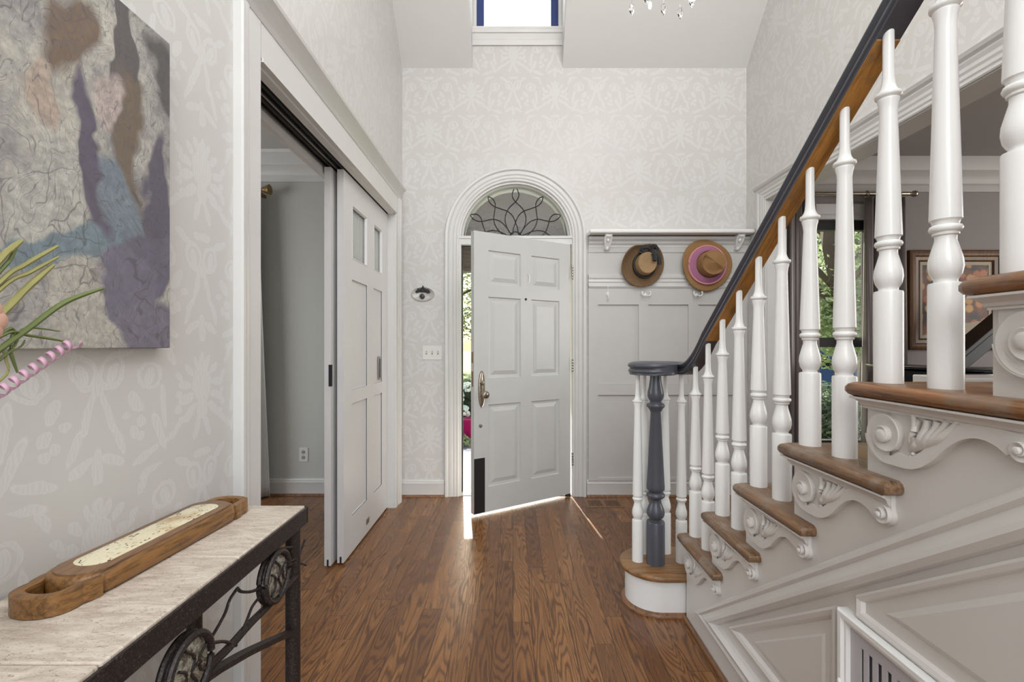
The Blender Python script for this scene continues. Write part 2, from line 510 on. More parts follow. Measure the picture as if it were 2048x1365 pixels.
# sloped ceiling with dormer notch, flat ceiling, dormer cheeks and head
def mslope(a, b, d):   # a = X, b = distance from the wall plane, 45 degree roof slope
    k = math.sqrt(0.5)
    return (a, YB-b-d*k*0-0*d, 3.48+b+d*1.0)
mb = MB().plate([(XL-.1, -.1), (-0.329, -.1), (-0.329, 1.27), (0.402, 1.27), (0.402, -.1), (XR+.1, -.1), (XR+.1, 1.52), (XL-.1, 1.52)], mslope, 0.0, 0.12)
mb.box(XL-.1, XR+.1, -3.1, 2.32, 5.0, 5.1)
struct(mb.build('ceiling', CEILW, smooth=False))
mb = MB()
for x0, x1 in ((-0.335, -0.329), (0.402, 0.408)):
    mb.plate([(3.82, 3.60), (3.82, 4.75), (2.55, 4.75)], mYZp(x0), 0, x1-x0)
mb.box(-0.335, 0.408, 2.5, 3.83, 4.75, 4.78)
struct(mb.build('trim_1', CEILW, smooth=False))
# rear wall behind the camera with a tall window opening added to let light in
mb = MB().plate(rect(XL-.1, XR+.1, 0, 5.0), mXZ(-3.0), 0, 0.12, holes=[rect(-0.6, 1.6, 0.6, 4.3)])
struct(mb.build('wall_front', WPX, smooth=False))
mb = MB()
for a in (-0.6, 0.5, 1.55): mb.box(a, a+.05, -3.09, -3.03, 0.6, 4.3)
for b in (0.6, 1.8, 3.0, 4.25): mb.box(-0.6, 1.6, -3.085, -3.035, b, b+.05)
struct(mb.build('added_window', TRIMW, smooth=False))  # bars of the added opening, no window known here

# study beyond the sliding doors
struct(MB().plate(rect(-4.2, -1.08, 0, 2.85), mXZ(3.85), 0, -0.14).build('wall_study_back', STUDY, smooth=False))
struct(MB().plate(rect(0.2, 3.85, 0, 2.85), mYZp(-4.2), -0.1, 0, holes=[rect(1.4, 3.0, 0.8, 2.3)]).build('wall_study_left', STUDY, smooth=False))
struct(MB().plate(rect(-4.2, -1.08, 0, 2.85), mXZ(0.2), 0, 0.1).build('wall_study_front', STUDY, smooth=False))
struct(MB().box(-4.2, -1.08, 0.2, 3.85, 2.79, 2.89).build('ceiling_study', plain('study_ceiling', srgb(196, 196, 192), 0.9), smooth=False))
CORN = [(0, 0), (0, 0.02), (0.02, 0.022), (0.045, 0.022), (0.05, 0.03), (0.075, 0.04), (0.1, 0.062), (0.115, 0.09), (0.13, 0.095), (0.21, 0.1), (0.23, 0.112), (0.23, 0)]
CORN2 = [(0, 0), (0, 0.018), (0.03, 0.02), (0.05, 0.02), (0.06, 0.034), (0.09, 0.04), (0.12, 0.062), (0.15, 0.1), (0.19, 0.115), (0.255, 0.12), (0.255, 0)]
struct(MB().mould([(-4.2, 2.56), (-1.08, 2.56)], CORN, mXZ(3.85)).build('trim_2', TRIMW, ang=25))

# dining room
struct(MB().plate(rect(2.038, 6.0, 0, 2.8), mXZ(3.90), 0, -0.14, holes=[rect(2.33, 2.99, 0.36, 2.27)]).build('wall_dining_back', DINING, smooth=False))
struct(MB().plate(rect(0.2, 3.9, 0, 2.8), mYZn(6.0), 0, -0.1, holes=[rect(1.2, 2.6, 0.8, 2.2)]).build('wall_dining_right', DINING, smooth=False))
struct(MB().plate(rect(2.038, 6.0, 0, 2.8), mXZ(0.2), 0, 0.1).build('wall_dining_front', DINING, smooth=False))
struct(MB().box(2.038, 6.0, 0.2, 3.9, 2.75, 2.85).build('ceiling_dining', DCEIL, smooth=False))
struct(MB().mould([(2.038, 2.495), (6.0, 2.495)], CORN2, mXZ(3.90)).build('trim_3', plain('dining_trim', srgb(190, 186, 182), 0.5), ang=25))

# ---------------------------------------------------------------- baseboards and shoe mould
BASE = [(0, 0), (0, 0.018), (0.105, 0.018), (0.112, 0.012), (0.125, 0.014), (0.132, 0.006), (0.132, 0)]
BS = [(0.0, 0), (0.0, 0.019), (0.100, 0.019), (0.108, 0.022), (0.114, 0.016), (0.124, 0.016), (0.134, 0.010), (0.136, 0)]
def baseboard(name, p0, p1, m, shoe=True):
    o = MB().mould([(p0, 0.0), (p1, 0.0)], [(h, d) for h, d in BS], m).build(name, TRIMW, ang=25)
    struct(o)
    if shoe: MB().mould([(p0, 0.0), (p1, 0.0)], [(0, 0.019), (0.001, 0.034), (0.010, 0.031), (0.016, 0.0195)], m).build('shoe_mould', SHOEW, o)
    return o
baseboard('baseboard_back', XL, DX0-.118, mXZ(YB))
baseboard('baseboard_back_right', DX1+.118, XR, mXZ(YB))
baseboard('baseboard_left', -3, OY0-.135, mYZp(XL))
baseboard('baseboard_study', -4.2, -1.08, mXZ(3.85))
baseboard('baseboard_dining', 2.038, 6.0, mXZ(3.90), False)

# ---------------------------------------------------------------- casings
CASE = [(0, 0), (0, 0.012), (0.006, 0.017), (0.016, 0.017), (0.02, 0.012), (0.028, 0.019), (0.042, 0.019), (0.046, 0.014), (0.056, 0.021), (0.078, 0.021), (0.082, 0.016), (0.092, 0.028), (0.108, 0.03), (0.114, 0.024), (0.118, 0)]
mb = MB().mould([(DX1, 0.0), (DX1, DZ)]+arc(DC, DZ, DR, 0, PI, 40)[1:-1]+[(DX0, DZ), (DX0, 0.0)], [(-o, d) for o, d in CASE], mXZ(YB))
struct(mb.build('trim_4', TRIMW, ang=20))
# left opening: wide casing, flat frieze and crown above
CL = [(0, 0), (0, 0.016), (0.006, 0.02), (0.07, 0.02), (0.075, 0.014), (0.083, 0.024), (0.1, 0.026), (0.106, 0.018), (0.114, 0.03), (0.13, 0.032), (0.135, 0.026), (0.135, 0)]
mb = MB()
mb.mould([(OY0, 0), (OY0, 2.36)], CL, mYZp(XL))
mb.mould([(OY1, 2.36), (OY1, 0)], CL, mYZp(XL))
mb.plate(rect(OY0-.0, OY1+.0, OZ, 2.36), mYZp(XL), 0, 0.019)
mb.plate(rect(OY0, OY1, OZ-.004, OZ+.012), mYZp(XL), 0, 0.026)
CR = [(0, 0), (0, 0.022), (0.012, 0.03), (0.018, 0.024), (0.03, 0.036), (0.036, 0.03), (0.05, 0.046), (0.056, 0.04), (0.074, 0.062), (0.086, 0.066), (0.09, 0)]
mb.mould([(OY0-.14, 2.36), (OY1+.14, 2.36)], CR, mYZp(XL))
struct(mb.build('trim_5', TRIMW, ang=20))
# jamb linings of the left opening and inner header
mb = MB()
mb.box(XL-.181, XL+.001, OY0-.001, OY0+.004, 0, OZ)
mb.box(XL-.181, XL+.001, OY1-.004, OY1+.001, 0, OZ)
mb.box(XL-.18, XL-.148, OY0, OY1, OZ-.05, OZ+.04)
mb.box(XL-.035, XL+.001, OY0, OY1, OZ-.012, OZ+.002)
mb.plate(rect(OY0-.12, OY1+.12, OZ-.02, OZ+.13), mYZn(XL-.18), 0, 0.02)
struct(mb.build('trim_6', TRIMW, smooth=False))
mb = MB()
for a in (XL-.062, XL-.118):
    mb.box(a-.016, a-.010, OY0, OY1, OZ-.016, OZ-.001); mb.box(a+.010, a+.016, OY0, OY1, OZ-.016, OZ-.001)
    mb.box(a-.016, a+.016, OY0, OY1, OZ-.003, OZ)
tag(mb.build('door_track', MBLACK, smooth=False), 'pair of dark sliding-door tracks under the header of the left doorway', 'door track')
# right opening
mb = MB()
mb.mould([(RY1, 0), (RY1, RZ), (RY0, RZ), (RY0, 0)], [(-o, d) for o, d in CASE], mYZn(XR))
mb.mould([(RY1+.13, RZ+.07), (RY0-.13, RZ+.07)], [(-o, d) for o, d in [(0, 0.0), (0, 0.02), (0.018, 0.03), (0.024, 0.026), (0.036, 0.042), (0.05, 0.05), (0.055, 0)]], mYZn(XR))
mb.box(XR-.001, XR+.141, RY1-.004, RY1+.001, 0, RZ)
mb.box(XR-.001, XR+.141, RY0, RY1, RZ-.004, RZ+.001)
struct(mb.build('trim_7', TRIMW, ang=20))

# ---------------------------------------------------------------- arched doorway: frame, transom bar, fanlight
mb = MB()
mb.box(DX0-.001, DX0+.016, YB-.002, YB+.16, 0, DZ)
mb.box(DX1-.004, DX1+.001, YB-.002, YB+.16, 0, DZ)
mb.mould([(DX1, DZ-.0)]+arc(DC, DZ, DR, 0, PI, 40)[1:-1]+[(DX0, DZ)], [(0, -.16), (0, .001), (.016, .001), (.02, -.02), (.03, -.03), (.034, -.05), (.034, -.16)], mXZ(YB))
mb.box(DX0, DX1, YB-.004, YB+.13, 2.046, 2.112)
mb.box(DX0, DX1, YB-.012, YB+.13, 2.094, 2.114)
struct(mb.build('trim_8', TRIMW, ang=25))
mb = MB()
mb.box(DX0+.0165, DX0+.026, YB+.045, YB+.075, 0.02, 2.045)
mb.box(DX0+.0165, DX1-.006, YB+.05, YB+.075, 2.034, 2.0455)
tag(mb.build('weatherstrip', MBLACK, smooth=False), 'dark rubber weatherstrip lining the front door frame', 'weatherstrip')

def glass_mat(name, tint=(1, 1, 1), rough=0.0, textured=False, fac=None):
    t = NT(name)
    t.t.nodes.remove(t.b)
    out = t.t.nodes['Material Output']
    tr = t.n('ShaderNodeBsdfTransparent'); tr.inputs[0].default_value = (*tint, 1)
    gl = t.n('ShaderNodeBsdfGlossy'); gl.inputs['Roughness'].default_value = rough
    fr = t.n('ShaderNodeLayerWeight'); fr.inputs['Blend'].default_value = 0.5
    mx = t.n('ShaderNodeMixShader')
    t.t.links.new(t.M('MULTIPLY_ADD', t.M('POWER', fr.outputs['Facing'], 5.0), 0.6, 0.03), mx.inputs[0]); t.t.links.new(tr.outputs[0], mx.inputs[1]); t.t.links.new(gl.outputs[0], mx.inputs[2])
    t.t.links.new(mx.outputs[0], out.inputs[0])
    return t.m
PANE = glass_mat('window_pane', (0.96, 0.97, 0.97))
t = NT('seeded_glass')
t.set(col=(0.86, 0.87, 0.88), rough=0.16, trans=1.0, ior=1.35)
t.bump(t.noise(t.pos()[0], 45, 3), 0.5, 0.004)
SEEDED = t.m
LEAD = plain('lead_came', (0.025, 0.025, 0.028), 0.4, metal=0.3)
GY = YB+.07
RG = DR-.034
fl = MB().plate(arc(DC, DZ+.014, RG+.004, 0, PI, 40), mXZ(GY), 0, -0.006).build('window_1', SEEDED, smooth=False)
struct(fl)
mb = MB()
def zp(q): return (DC+(q[0]-608)/967.0, DZ+.016+(615-q[1])/967.0)
came = [
 [(608,325),(630,292),(634,262),(620,222)],
 [(608,325),(660,375),(688,435),(688,495),(660,560),(632,585)],
 [(608,490),(630,440),(670,402),(735,378),(785,358),(818,325),(828,282)],
 [(828,282),(792,300),(770,345),(776,410),(782,470),(762,530),(722,575),(680,612)],
 [(608,490),(625,540),(630,585)],
 [(640,590),(680,530),(730,482),(790,464),(850,476),(900,482),(945,462),(972,430)],
 [(972,430),(920,424),(885,455),(870,510),(845,570),(800,613)],
 [(655,600),(740,562),(800,555),(850,570),(905,613)],
]
for c in came:
    for s in (1, -1):
        pts = [zp((608+s*(x-608), y)) for x, y in c]
        mb.tube(smooth_path([(a, GY-.004, b) for a, b in pts], 6), 0.0040, 6)
mb.tube([(a, GY-.004, b) for a, b in arc(DC, DZ+.016, 0.052, 0, PI, 14)], 0.0040, 6)
mb.tube([(a, GY-.004, b) for a, b in arc(DC, DZ+.016, RG-.002, 0, PI, 40)], 0.0040, 6)
mb.build('lead_came', LEAD, fl)

# threshold
mb = MB().plate([(YB+.17, 0.0), (YB-.0, 0.0), (YB-.0, .006), (YB+.03, .018), (YB+.13, .018), (YB+.17, .008)], lambda a, b, d: (d, a, b), DX0, DX1)
struct(mb.build('trim_9', plain('threshold_metal', srgb(196, 190, 182), 0.45), smooth=False))

# ---------------------------------------------------------------- front door leaf, standing ajar
H = Vector((0.4755, YB-.002, 0)); FE = Vector((-0.277, 3.333, 0))
DU = (FE-H).normalized(); DW = (FE-H).length
DN = Vector((-DU.y, DU.x, 0))
if DN.y > 0: DN = -DN
def mD(a, b, d):
    p = H+DU*a+DN*d
    return (p.x, p.y, b)
def px2u(px):
    k = (px-CX)/F
    tt = (H.x-H.y*k)/(-(DU.x)+DU.y*k)
    return tt
def pz(px, py):
    u = px2u(px); Y = (H+DU*u).y
    return CZ+(CY0-py)/F*Y
cols = [(px2u(1118.7), px2u(1062.7)), (px2u(1041.5), px2u(976.7))]
rows = [(pz(977, 974.5), pz(977, 810)), (pz(977, 757), pz(977, 594)), (pz(977, 569), pz(977, 500.7))]
LEAF = plain('door_leaf_shaded', srgb(203, 204, 202), 0.32, bump=0.06, bs=14)  # greyed so the leaf's shade is put into its colour
door = thing('door_1', 'front door', 'door', tuple(H))
del door['label']; del door['category']; struct(door)
holes = [[(a0, b0), (a1, b0), (a1, b1), (a0, b1)] for a0, a1 in cols for b0, b1 in rows]
mb = MB().plate(rect(.012, DW, 0.022, 2.042), mD, -0.010, 0, holes=holes)
mb.plate(rect(.012, DW, 0.022, 2.042), mD, -0.045, -0.012)
mb.build('door_leaf', LEAF, door, smooth=False)
for a0, a1 in cols:
    for b0, b1 in rows:
        MB().inset(rect(a0, a1, b0, b1), [(0, 0), (0, -.001), (.006, -.010), (.018, -.011), (.022, -.012), (.052, -.003), (.054, -.003)], mD).build('panel', LEAF, door, ang=15)
# hardware
esc = [(0.0, 0.135), (0.012, 0.122), (0.02, 0.10), (0.026, 0.06), (0.029, 0.0), (0.026, -0.06), (0.02, -0.10), (0.012, -0.122), (0.0, -0.135)]
poly = esc+[(-x, y) for x, y in reversed(esc[1:-1])]
ku = px2u(963); kz = pz(963, 779)
def esk(s, d): return [(ku+x*s, kz+y*s) for x, y in poly]
mb = MB()
P = esk(1, 0)
n = len(P)
rings = [(1, 0), (1, .004), (.9, .008), (.78, .006), (.6, .009)]
vs = []; fs = []
for s_, d in rings: vs += [mD(a, b, d) for a, b in [(ku+x*s_, kz+y*(s_*.3+.7 if s_ < 1 else 1)*1.0) for x, y in poly]]
for k in range(len(rings)-1):
    for i in range(n):
        j = (i+1) % n; fs.append((k*n+i, k*n+j, (k+1)*n+j, (k+1)*n+i))
fs.append(tuple((len(rings)-1)*n+i for i in range(n)))
plate = MB().add(vs, fs).build('handle_plate', SATIN, door, ang=40)
def lathe_door(prof, u, z, seg=20):
    b = MB(); vs = []; fs = []; n = len(prof)
    for i in range(seg):
        a = 2*PI*i/seg
        for r, d in prof: vs.append(mD(u+r*math.cos(a), z+r*math.sin(a), d))
    for i in range(seg):
        j = (i+1) % seg
        for k in range(n-1): fs.append((i*n+k, j*n+k, j*n+k+1, i*n+k+1))
    fs.append(tuple(i*n for i in range(seg))); fs.append(tuple(i*n+n-1 for i in range(seg)))
    return b.add(vs, fs)
lathe_door([(.016, .006), (.014, .012), (.009, .018), (.009, .034), (.018, .040), (.026, .050), (.028, .060), (.024, .070), (.012, .076), (.001, .077)], ku-.002, kz-.035).build('door_knob', SATIN, door)
lathe_door([(.019, .006), (.019, .012), (.015, .016), (.001, .017)], ku, kz+.045).build('deadbolt_rosette', SATIN, door)
lathe_door([(.0135, 0), (.0135, .004), (.010, .005), (.001, .005)], px2u(961), pz(961, 852)).build('lock_bore', STEEL, door, label='small round bored lock below the knob plate')
lathe_door([(.009, 0), (.009, .004), (.001, .005)], px2u(1051.5), pz(1051.5, 599)).build('peephole', MBLACK, door)
# knocker: small white crescent
mb = MB()
cu, cz_ = px2u(1051), pz(1051, 558)
pts = [(cu-.012-.022*math.cos(a), cz_+.042*math.sin(a)) for a in [(-1.2+2.4*i/12) for i in range(13)]]
mb.tube([mD(a, b, .006) for a, b in pts], .0075, 8, scales=[.35+.65*math.sin(PI*i/12) for i in range(13)], up=(0, 1, 0))
mb.build('door_knocker', GLOSSW, door)
mb = MB()
u0, u1 = px2u(969.5), DW
mb.plate(rect(u0, u1-.001, 0.026, pz(955, 918)), mD, 0, 0.0025)
mb.build('kick_plate', MBLACK, door, smooth=False, label='black vinyl corner plate at the lower free edge')
# worn edge with latch plates
mb = MB()
for z0, z1 in ((0.93, 1.04), (1.10, 1.18)):
    for d0, d1 in ((-.034, -.012),):
        a = DW+.0006
        mb.add([mD(DW, z0, d0), mD(DW, z1, d0), mD(DW, z1, d1), mD(DW, z0, d1), mD(a+.001, z0, d0), mD(a+.001, z1, d0), mD(a+.001, z1, d1), mD(a+.001, z0, d1)],
               [(0, 1, 2, 3), (4, 7, 6, 5), (0, 4, 5, 1), (1, 5, 6, 2), (2, 6, 7, 3), (3, 7, 4, 0)])
mb.build('latch_plate', BRASS, door, smooth=False)
for y in (546, 730, 917):
    z = CZ+(CY0-y)/F*YB
    mb = MB()
    for k in range(5): mb.lathe([(.007, 0), (.0085, .002), (.0085, .019), (.007, .021)], (H.x+.006, YB-.016, z-.055+k*.022), 10)
    mb.box(H.x+.003, H.x+.02, YB-.004, YB-.001, z-.052, z+.052)
    mb.build('hinge', STEEL, door)
mb = MB().plate([(0, 0), (.035, 0), (.045, .012), (.03, .03), (0, .03)], lambda a, b, d: (H.x+.02-a-.03, YB-.03+b*.6, .004+d), 0, 0.02)
mb.build('door_sweep_stop', MBLACK, door, smooth=False)
# strike on left jamb
mb = MB().box(DX0-.012, DX0-.002, YB-.022, YB-.018, 1.82, 1.845).box(DX0-.012, DX0-.002, YB-.022, YB-.018, 1.80, 1.81)
tag(mb.build('alarm_contact', GLOSSW, bevel=.002), 'tiny white door sensor on the left casing of the front door', 'sensor')

LEAF = plain('sliding_door_paint', srgb(216, 215, 215), 0.34, bump=0.06, bs=14)
# ---------------------------------------------------------------- sliding doors in the left opening
CURT = plain('sheer_curtain', srgb(200, 200, 196), 0.9, bump=0.2, bs=80)
def sliding(name, x1, y0, y1, label, face):
    t = thing(name, label, 'door', (x1, y0, 0))
    del t['label']; del t['category']; struct(t)
    z0, z1 = 0.012, OZ-.016
    m = mYZp(x1)
    wy = [(y0+.137, y0+.137+.283), (y0+.565, y1-.15)]
    rowsP = [(.225, .885), (.965, 1.613)]
    holes = [rect(a0, a1, b0, b1) for a0, a1 in wy for b0, b1 in rowsP+[(1.736, 2.054)]]
    MB().plate(rect(y0, y1, z0, z1), m, -.036, 0, holes=holes).build('door_frame', LEAF, t, smooth=False)
    for a0, a1 in wy:
        for b0, b1 in rowsP:
            b = MB().inset(rect(a0, a1, b0, b1), [(0, -.002), (0, -.006), (.004, -.009), (.010, -.010), (.011, -.010)], m)
            b.plate(rect(a0, a1, b0, b1), m, -.030, -.012)
            b.build('panel', LEAF, t, ang=20)
        g = MB().plate(rect(a0, a1, 1.736, 2.054), m, -.018, -.014).build('glass_pane', PANE, t, smooth=False)
        MB().mould(rect(a0, a1, 1.736, 2.054), [(0, -.014), (0, .002), (.006, .003), (.012, -.010), (.012, -.014)], m, True).build('glazing_bead', LEAF, t, ang=20)
    MB().box(x1-.022, x1-.012, y0-.001, y0+.03, z0-.001, z0+.035).build('floor_guide_slot', MBLACK, t, smooth=False)
    if face:
        mb = MB().plate(rect(y1-.165+.03, y1-.085, .965, 1.155), m, 0, .003)
        pl = MB().plate(rect(3.30, 3.345, .982, 1.148), m, 0, .0025).build('flush_pull', SATIN, t, bevel=.001)
        MB().plate(rect(3.309, 3.336, .998, 1.132), m, .0025, .0035).build('pull_recess', MBLACK, pl, smooth=False)
        MB().plate(rect(3.02, 3.08, .07, .105), m, 0, .003).build('guide_plate', STEEL, t, bevel=.001)
    else:
        MB().box(x1-.012, x1+.001, y0-.0015, y0+.02, 1.0, 1.12).build('edge_pull', MBLACK, t, smooth=False)
    return t
sliding('door_2', -0.944, 2.62, 3.655-.12, '', True)
sliding('door_3', -1.002, 2.585, 3.50, '', False)
# sheer curtain behind the small panes
def curtain(name, x0, x1, y, z0, z1, waves, depth, mat, label, cat, group=None, axis='x', gather=None, parent=None, n=90, seed=1, rows=26):
    rnd = random.Random(seed)
    ph = [rnd.uniform(0, 6.28) for _ in range(4)]
    vs = []; fs = []
    for j in range(rows+1):
        tz = j/rows; z = z0+(z1-z0)*tz
        for i in range(n+1):
            s = i/n
            off = depth*(math.sin(2*PI*waves*s+ph[0]+0.5*math.sin(3*tz+ph[1]))+0.35*math.sin(2*PI*waves*2.3*s+ph[2]+tz*2))
            off *= (0.55+0.45*(1-tz))
            k = gather(tz) if gather else 1.0
            a = x0+(x1-x0)*(0.5+(s-0.5)*k)+0.25*depth*math.cos(2*PI*waves*s+ph[0])
            vs.append((a, y+off, z) if axis == 'x' else (y+off, a, z))
    for j in range(rows):
        for i in range(n):
            a = j*(n+1)+i
            fs.append((a, a+1, a+n+2, a+n+1))
    o = MB().add(vs, fs).build(name, mat, parent, ang=180, recalc=False)
    s = o.modifiers.new('thickness', 'SOLIDIFY'); s.thickness = 0.002
    if not parent: tag(o, label, cat, group)
    return o
_d2 = bpy.data.objects['door_2']
for a0, a1 in ((2.757, 3.04), (3.185, 3.385)):
    _o = curtain('sheer_curtain', a0-.005, a1+.005, -.971, 1.73, 2.06, 5, .0045, CURT, '', '', axis='y', parent=_d2, seed=int(a0*10), n=70, rows=6); _o['label'] = 'gathered sheer curtain behind a small pane'

# ---------------------------------------------------------------- dormer window
NAVY = plain('navy_sash', srgb(44, 62, 116), 0.5)
wz0, wz1, wx0, wx1 = 3.807, 4.62, -0.309, 0.382
struct(MB().plate(rect(wx0-.012, wx1+.012, wz0-.0, wz1+.03), mXZ(YB+.001), -.10, .006, holes=[rect(wx0+.012, wx1-.012, wz0+.012, wz1)]).build('window_2', TRIMW, smooth=False))
win2 = bpy.data.objects['window_2']
MB().plate(rect(wx0+.012, wx1-.012, wz0+.012, wz1), mXZ(YB+.075), 0, .004).build('glass_pane', PANE, win2, smooth=False)
mb = MB().box(wx0+.012, wx0+.07, YB+.03, YB+.07, wz0+.012, wz1).box(wx1-.07, wx1-.012, YB+.03, YB+.07, wz0+.012, wz1)
mb.build('sash_stile', NAVY, win2, smooth=False, label='dark navy side stiles of the dormer sash')
tb = NT('white_sun_diffuser')  # translucent sheet added to keep direct sun out of the hall
tb.set(col=(0.9, 0.9, 0.92), rough=0.8, trans=0.0)
_d1 = tb.n('ShaderNodeBsdfTranslucent'); _d1.inputs[0].default_value = (0.95, 0.96, 1, 1)
_mx = tb.n('ShaderNodeMixShader'); _mx.inputs[0].default_value = 0.8
tb.t.links.new(tb.b.outputs[0], _mx.inputs[1]); tb.t.links.new(_d1.outputs[0], _mx.inputs[2])
tb.t.links.new(_mx.outputs[0], tb.t.nodes['Material Output'].inputs[0])
mb = MB().plate([(wz0-.147, 0), (wz0-.147, .014), (wz0-.11, .02), (wz0-.1, .014), (wz0-.055, .016), (wz0-.05, .026), (wz0-.03, .03), (wz0-.012, .02), (wz0, .022), (wz0, 0)],
                lambda a, b, d: (d, YB-b, a), -0.329, 0.402)
struct(mb.build('trim_10', TRIMW, ang=20))

# ================================================================ wainscot and coat shelf right of the door
X0, X1 = 0.610, 1.887
m = mXZ(YB-.001)
def zb(y): return CZ+(CY0-y)/246.07
def xb(x): return (x-CX)/246.07
mb = MB()
stl = [(xb(1176), xb(1195)), (xb(1276), xb(1295)), (xb(1375), xb(1395)), (xb(1474), XR-.002)]
mb.plate(rect(X0, XR, .13, zb(505)), m, 0, .006)
for a0, a1 in stl: mb.plate(rect(a0, a1, .13, zb(610)), m, 0.006, .020)
for b0, b1 in ((.13, zb(948)+.0-.03), (zb(790), zb(767)), (zb(610), zb(572))): mb.plate(rect(X0, XR, b0, b1), m, 0.005, .0205)
WAINC = plain('wainscot_paint', srgb(203, 202, 199), .34, bump=.05, bs=10)
wains = mb.build('trim_11', WAINC, smooth=False)
struct(wains)
mb = MB()
mb.mould([(X0, zb(577)), (XR, zb(577))], [(0, .0), (0, .026), (.012, .034), (.02, .026), (.026, .022), (.042, .022), (.05, .03), (.062, .026), (.07, .018), (.08, .028), (.1, .03), (.112, .014), (.12, 0)], m)
mb.mould([(X0, zb(506)), (XR, zb(506))], [(0, 0), (0, .012), (.012, .016), (.03, .018), (.045, .024), (.055, .024), (.07, .036), (.085, .038), (.10, .055), (.12, .06), (.13, 0)], m)
struct(mb.build('trim_12', TRIMW, ang=20))
mb = MB().plate([(0, zb(474)), (.135, zb(474)), (.140, zb(474)+.008), (.140, zb(468)), (.135, zb(467)), (0, zb(467))], lambda a, b, d: (d, YB-.002-a, b), X0-.005, XR-.005)
tag(mb.build('wall_shelf', GLOSSW, smooth=False, bevel=.003), 'long white shelf on the wall above the two hats', 'shelf')
shelf = bpy.data.objects['wall_shelf']
for px in (1212, 1470):
    x = xb(px)
    mb = MB()
    mb.plate([(YB-.002, zb(474)), (YB-.115, zb(474)), (YB-.115, zb(474)-.02), (YB-.08, zb(474)-.045), (YB-.065, zb(474)-.08), (YB-.04, zb(474)-.10), (YB-.025, zb(474)-.115), (YB-.002, zb(474)-.118)], lambda a, b, d: (d, a, b), x-.022, x+.022)
    mb.ball((x, YB-.075, zb(474)-.04), (.015, .02, .022)); mb.ball((x, YB-.035, zb(474)-.095), (.012, .02, .025))
    for s in (-1, 1):
        mb.tube(smooth_path([(x+s*.02, YB-.118, zb(474)-.005), (x+s*.026, YB-.09, zb(474)-.04), (x+s*.018, YB-.06, zb(474)-.08), (x+s*.01, YB-.03, zb(474)-.112)], 5), .007, 8)
    mb.build('corbel', GLOSSW, shelf, bevel=.003)
# coat hooks
def hook(px, py, kind):
    x, z = xb(px), zb(py)
    mb = MB()
    y = YB-.022
    mb.ball((x, y, z), (.011, .006, .02))
    if kind == 'double':
        for s in (-1, 1):
            mb.tube(smooth_path([(x, y-.002, z+.004), (x+s*.012, y-.03, z-.006), (x+s*.024, y-.038, z-.004), (x+s*.034, y-.034, z+.012), (x+s*.032, y-.03, z+.022)], 5), .0048, 8)
            mb.ball((x+s*.032, y-.03, z+.024), .0075)
    else:
        mb.tube(smooth_path([(x, y, z+.05), (x, y-.012, z+.045), (x, y-.010, z+.01), (x, y-.012, z-.02)], 5), .0035, 8)
        mb.tube(smooth_path([(x, y-.008, z-.01), (x, y-.026, z-.022), (x, y-.03, z-.038), (x, y-.02, z-.05)], 5), .0045, 8)
        mb.ball((x, y-.012, z+.052), .006); mb.ball((x, y-.02, z-.05), .007)
    return mb.build('coat_hook', GLOSSW)
tag(hook(1214, 588, 'single'), 'slim white wall hook nearest the front door, nothing on it', 'hook', 'white wall hooks')
tag(hook(1289, 592, 'double'), 'white double hook just below the dark brown hat with the black ribbon', 'hook', 'white wall hooks')
tag(hook(1391, 592, 'double'), 'white double hook just below the tan hat with the pink band', 'hook', 'white wall hooks')

# ---------------------------------------------------------------- hats
def straw(name, c1, c2, sc=120):
    t = NT(name)
    v, x, y, z = t.objc()
    r = t.M('SQRT', t.M('ADD', t.M('MULTIPLY', x, x), t.M('MULTIPLY', z, z)))
    wv = t.M('SINE', t.M('MULTIPLY', r, 900.0))
    an = t.M('SINE', t.M('MULTIPLY', t.M('ARCTAN2', z, x), 150.0))
    f = t.M('MULTIPLY_ADD', t.M('MULTIPLY', wv, an), 0.25, 0.5)
    f = t.M('ADD', f, t.M('MULTIPLY', t.M('SUBTRACT', t.noise(v, sc, 2), 0.5), 0.9))
    t.set(col=t.mix(f, c1, c2), rough=0.85)
    t.bump(f, 0.5, 0.003)
    return t.m
STRAW1 = straw('dark_straw', srgb(96, 72, 50), srgb(140, 112, 80))
STRAW1C = straw('light_straw', srgb(146, 118, 84), srgb(182, 152, 112))
STRAW2 = straw('tan_felt', srgb(140, 104, 64), srgb(168, 130, 86), 300)
RIB = plain('black_ribbon', (0.014, 0.013, 0.014), 0.6)
PINK = plain('pink_band', srgb(166, 106, 138), 0.7, var=0.08, scale=60)
PINK2 = plain('pink_trim', srgb(214, 150, 160), 0.7)
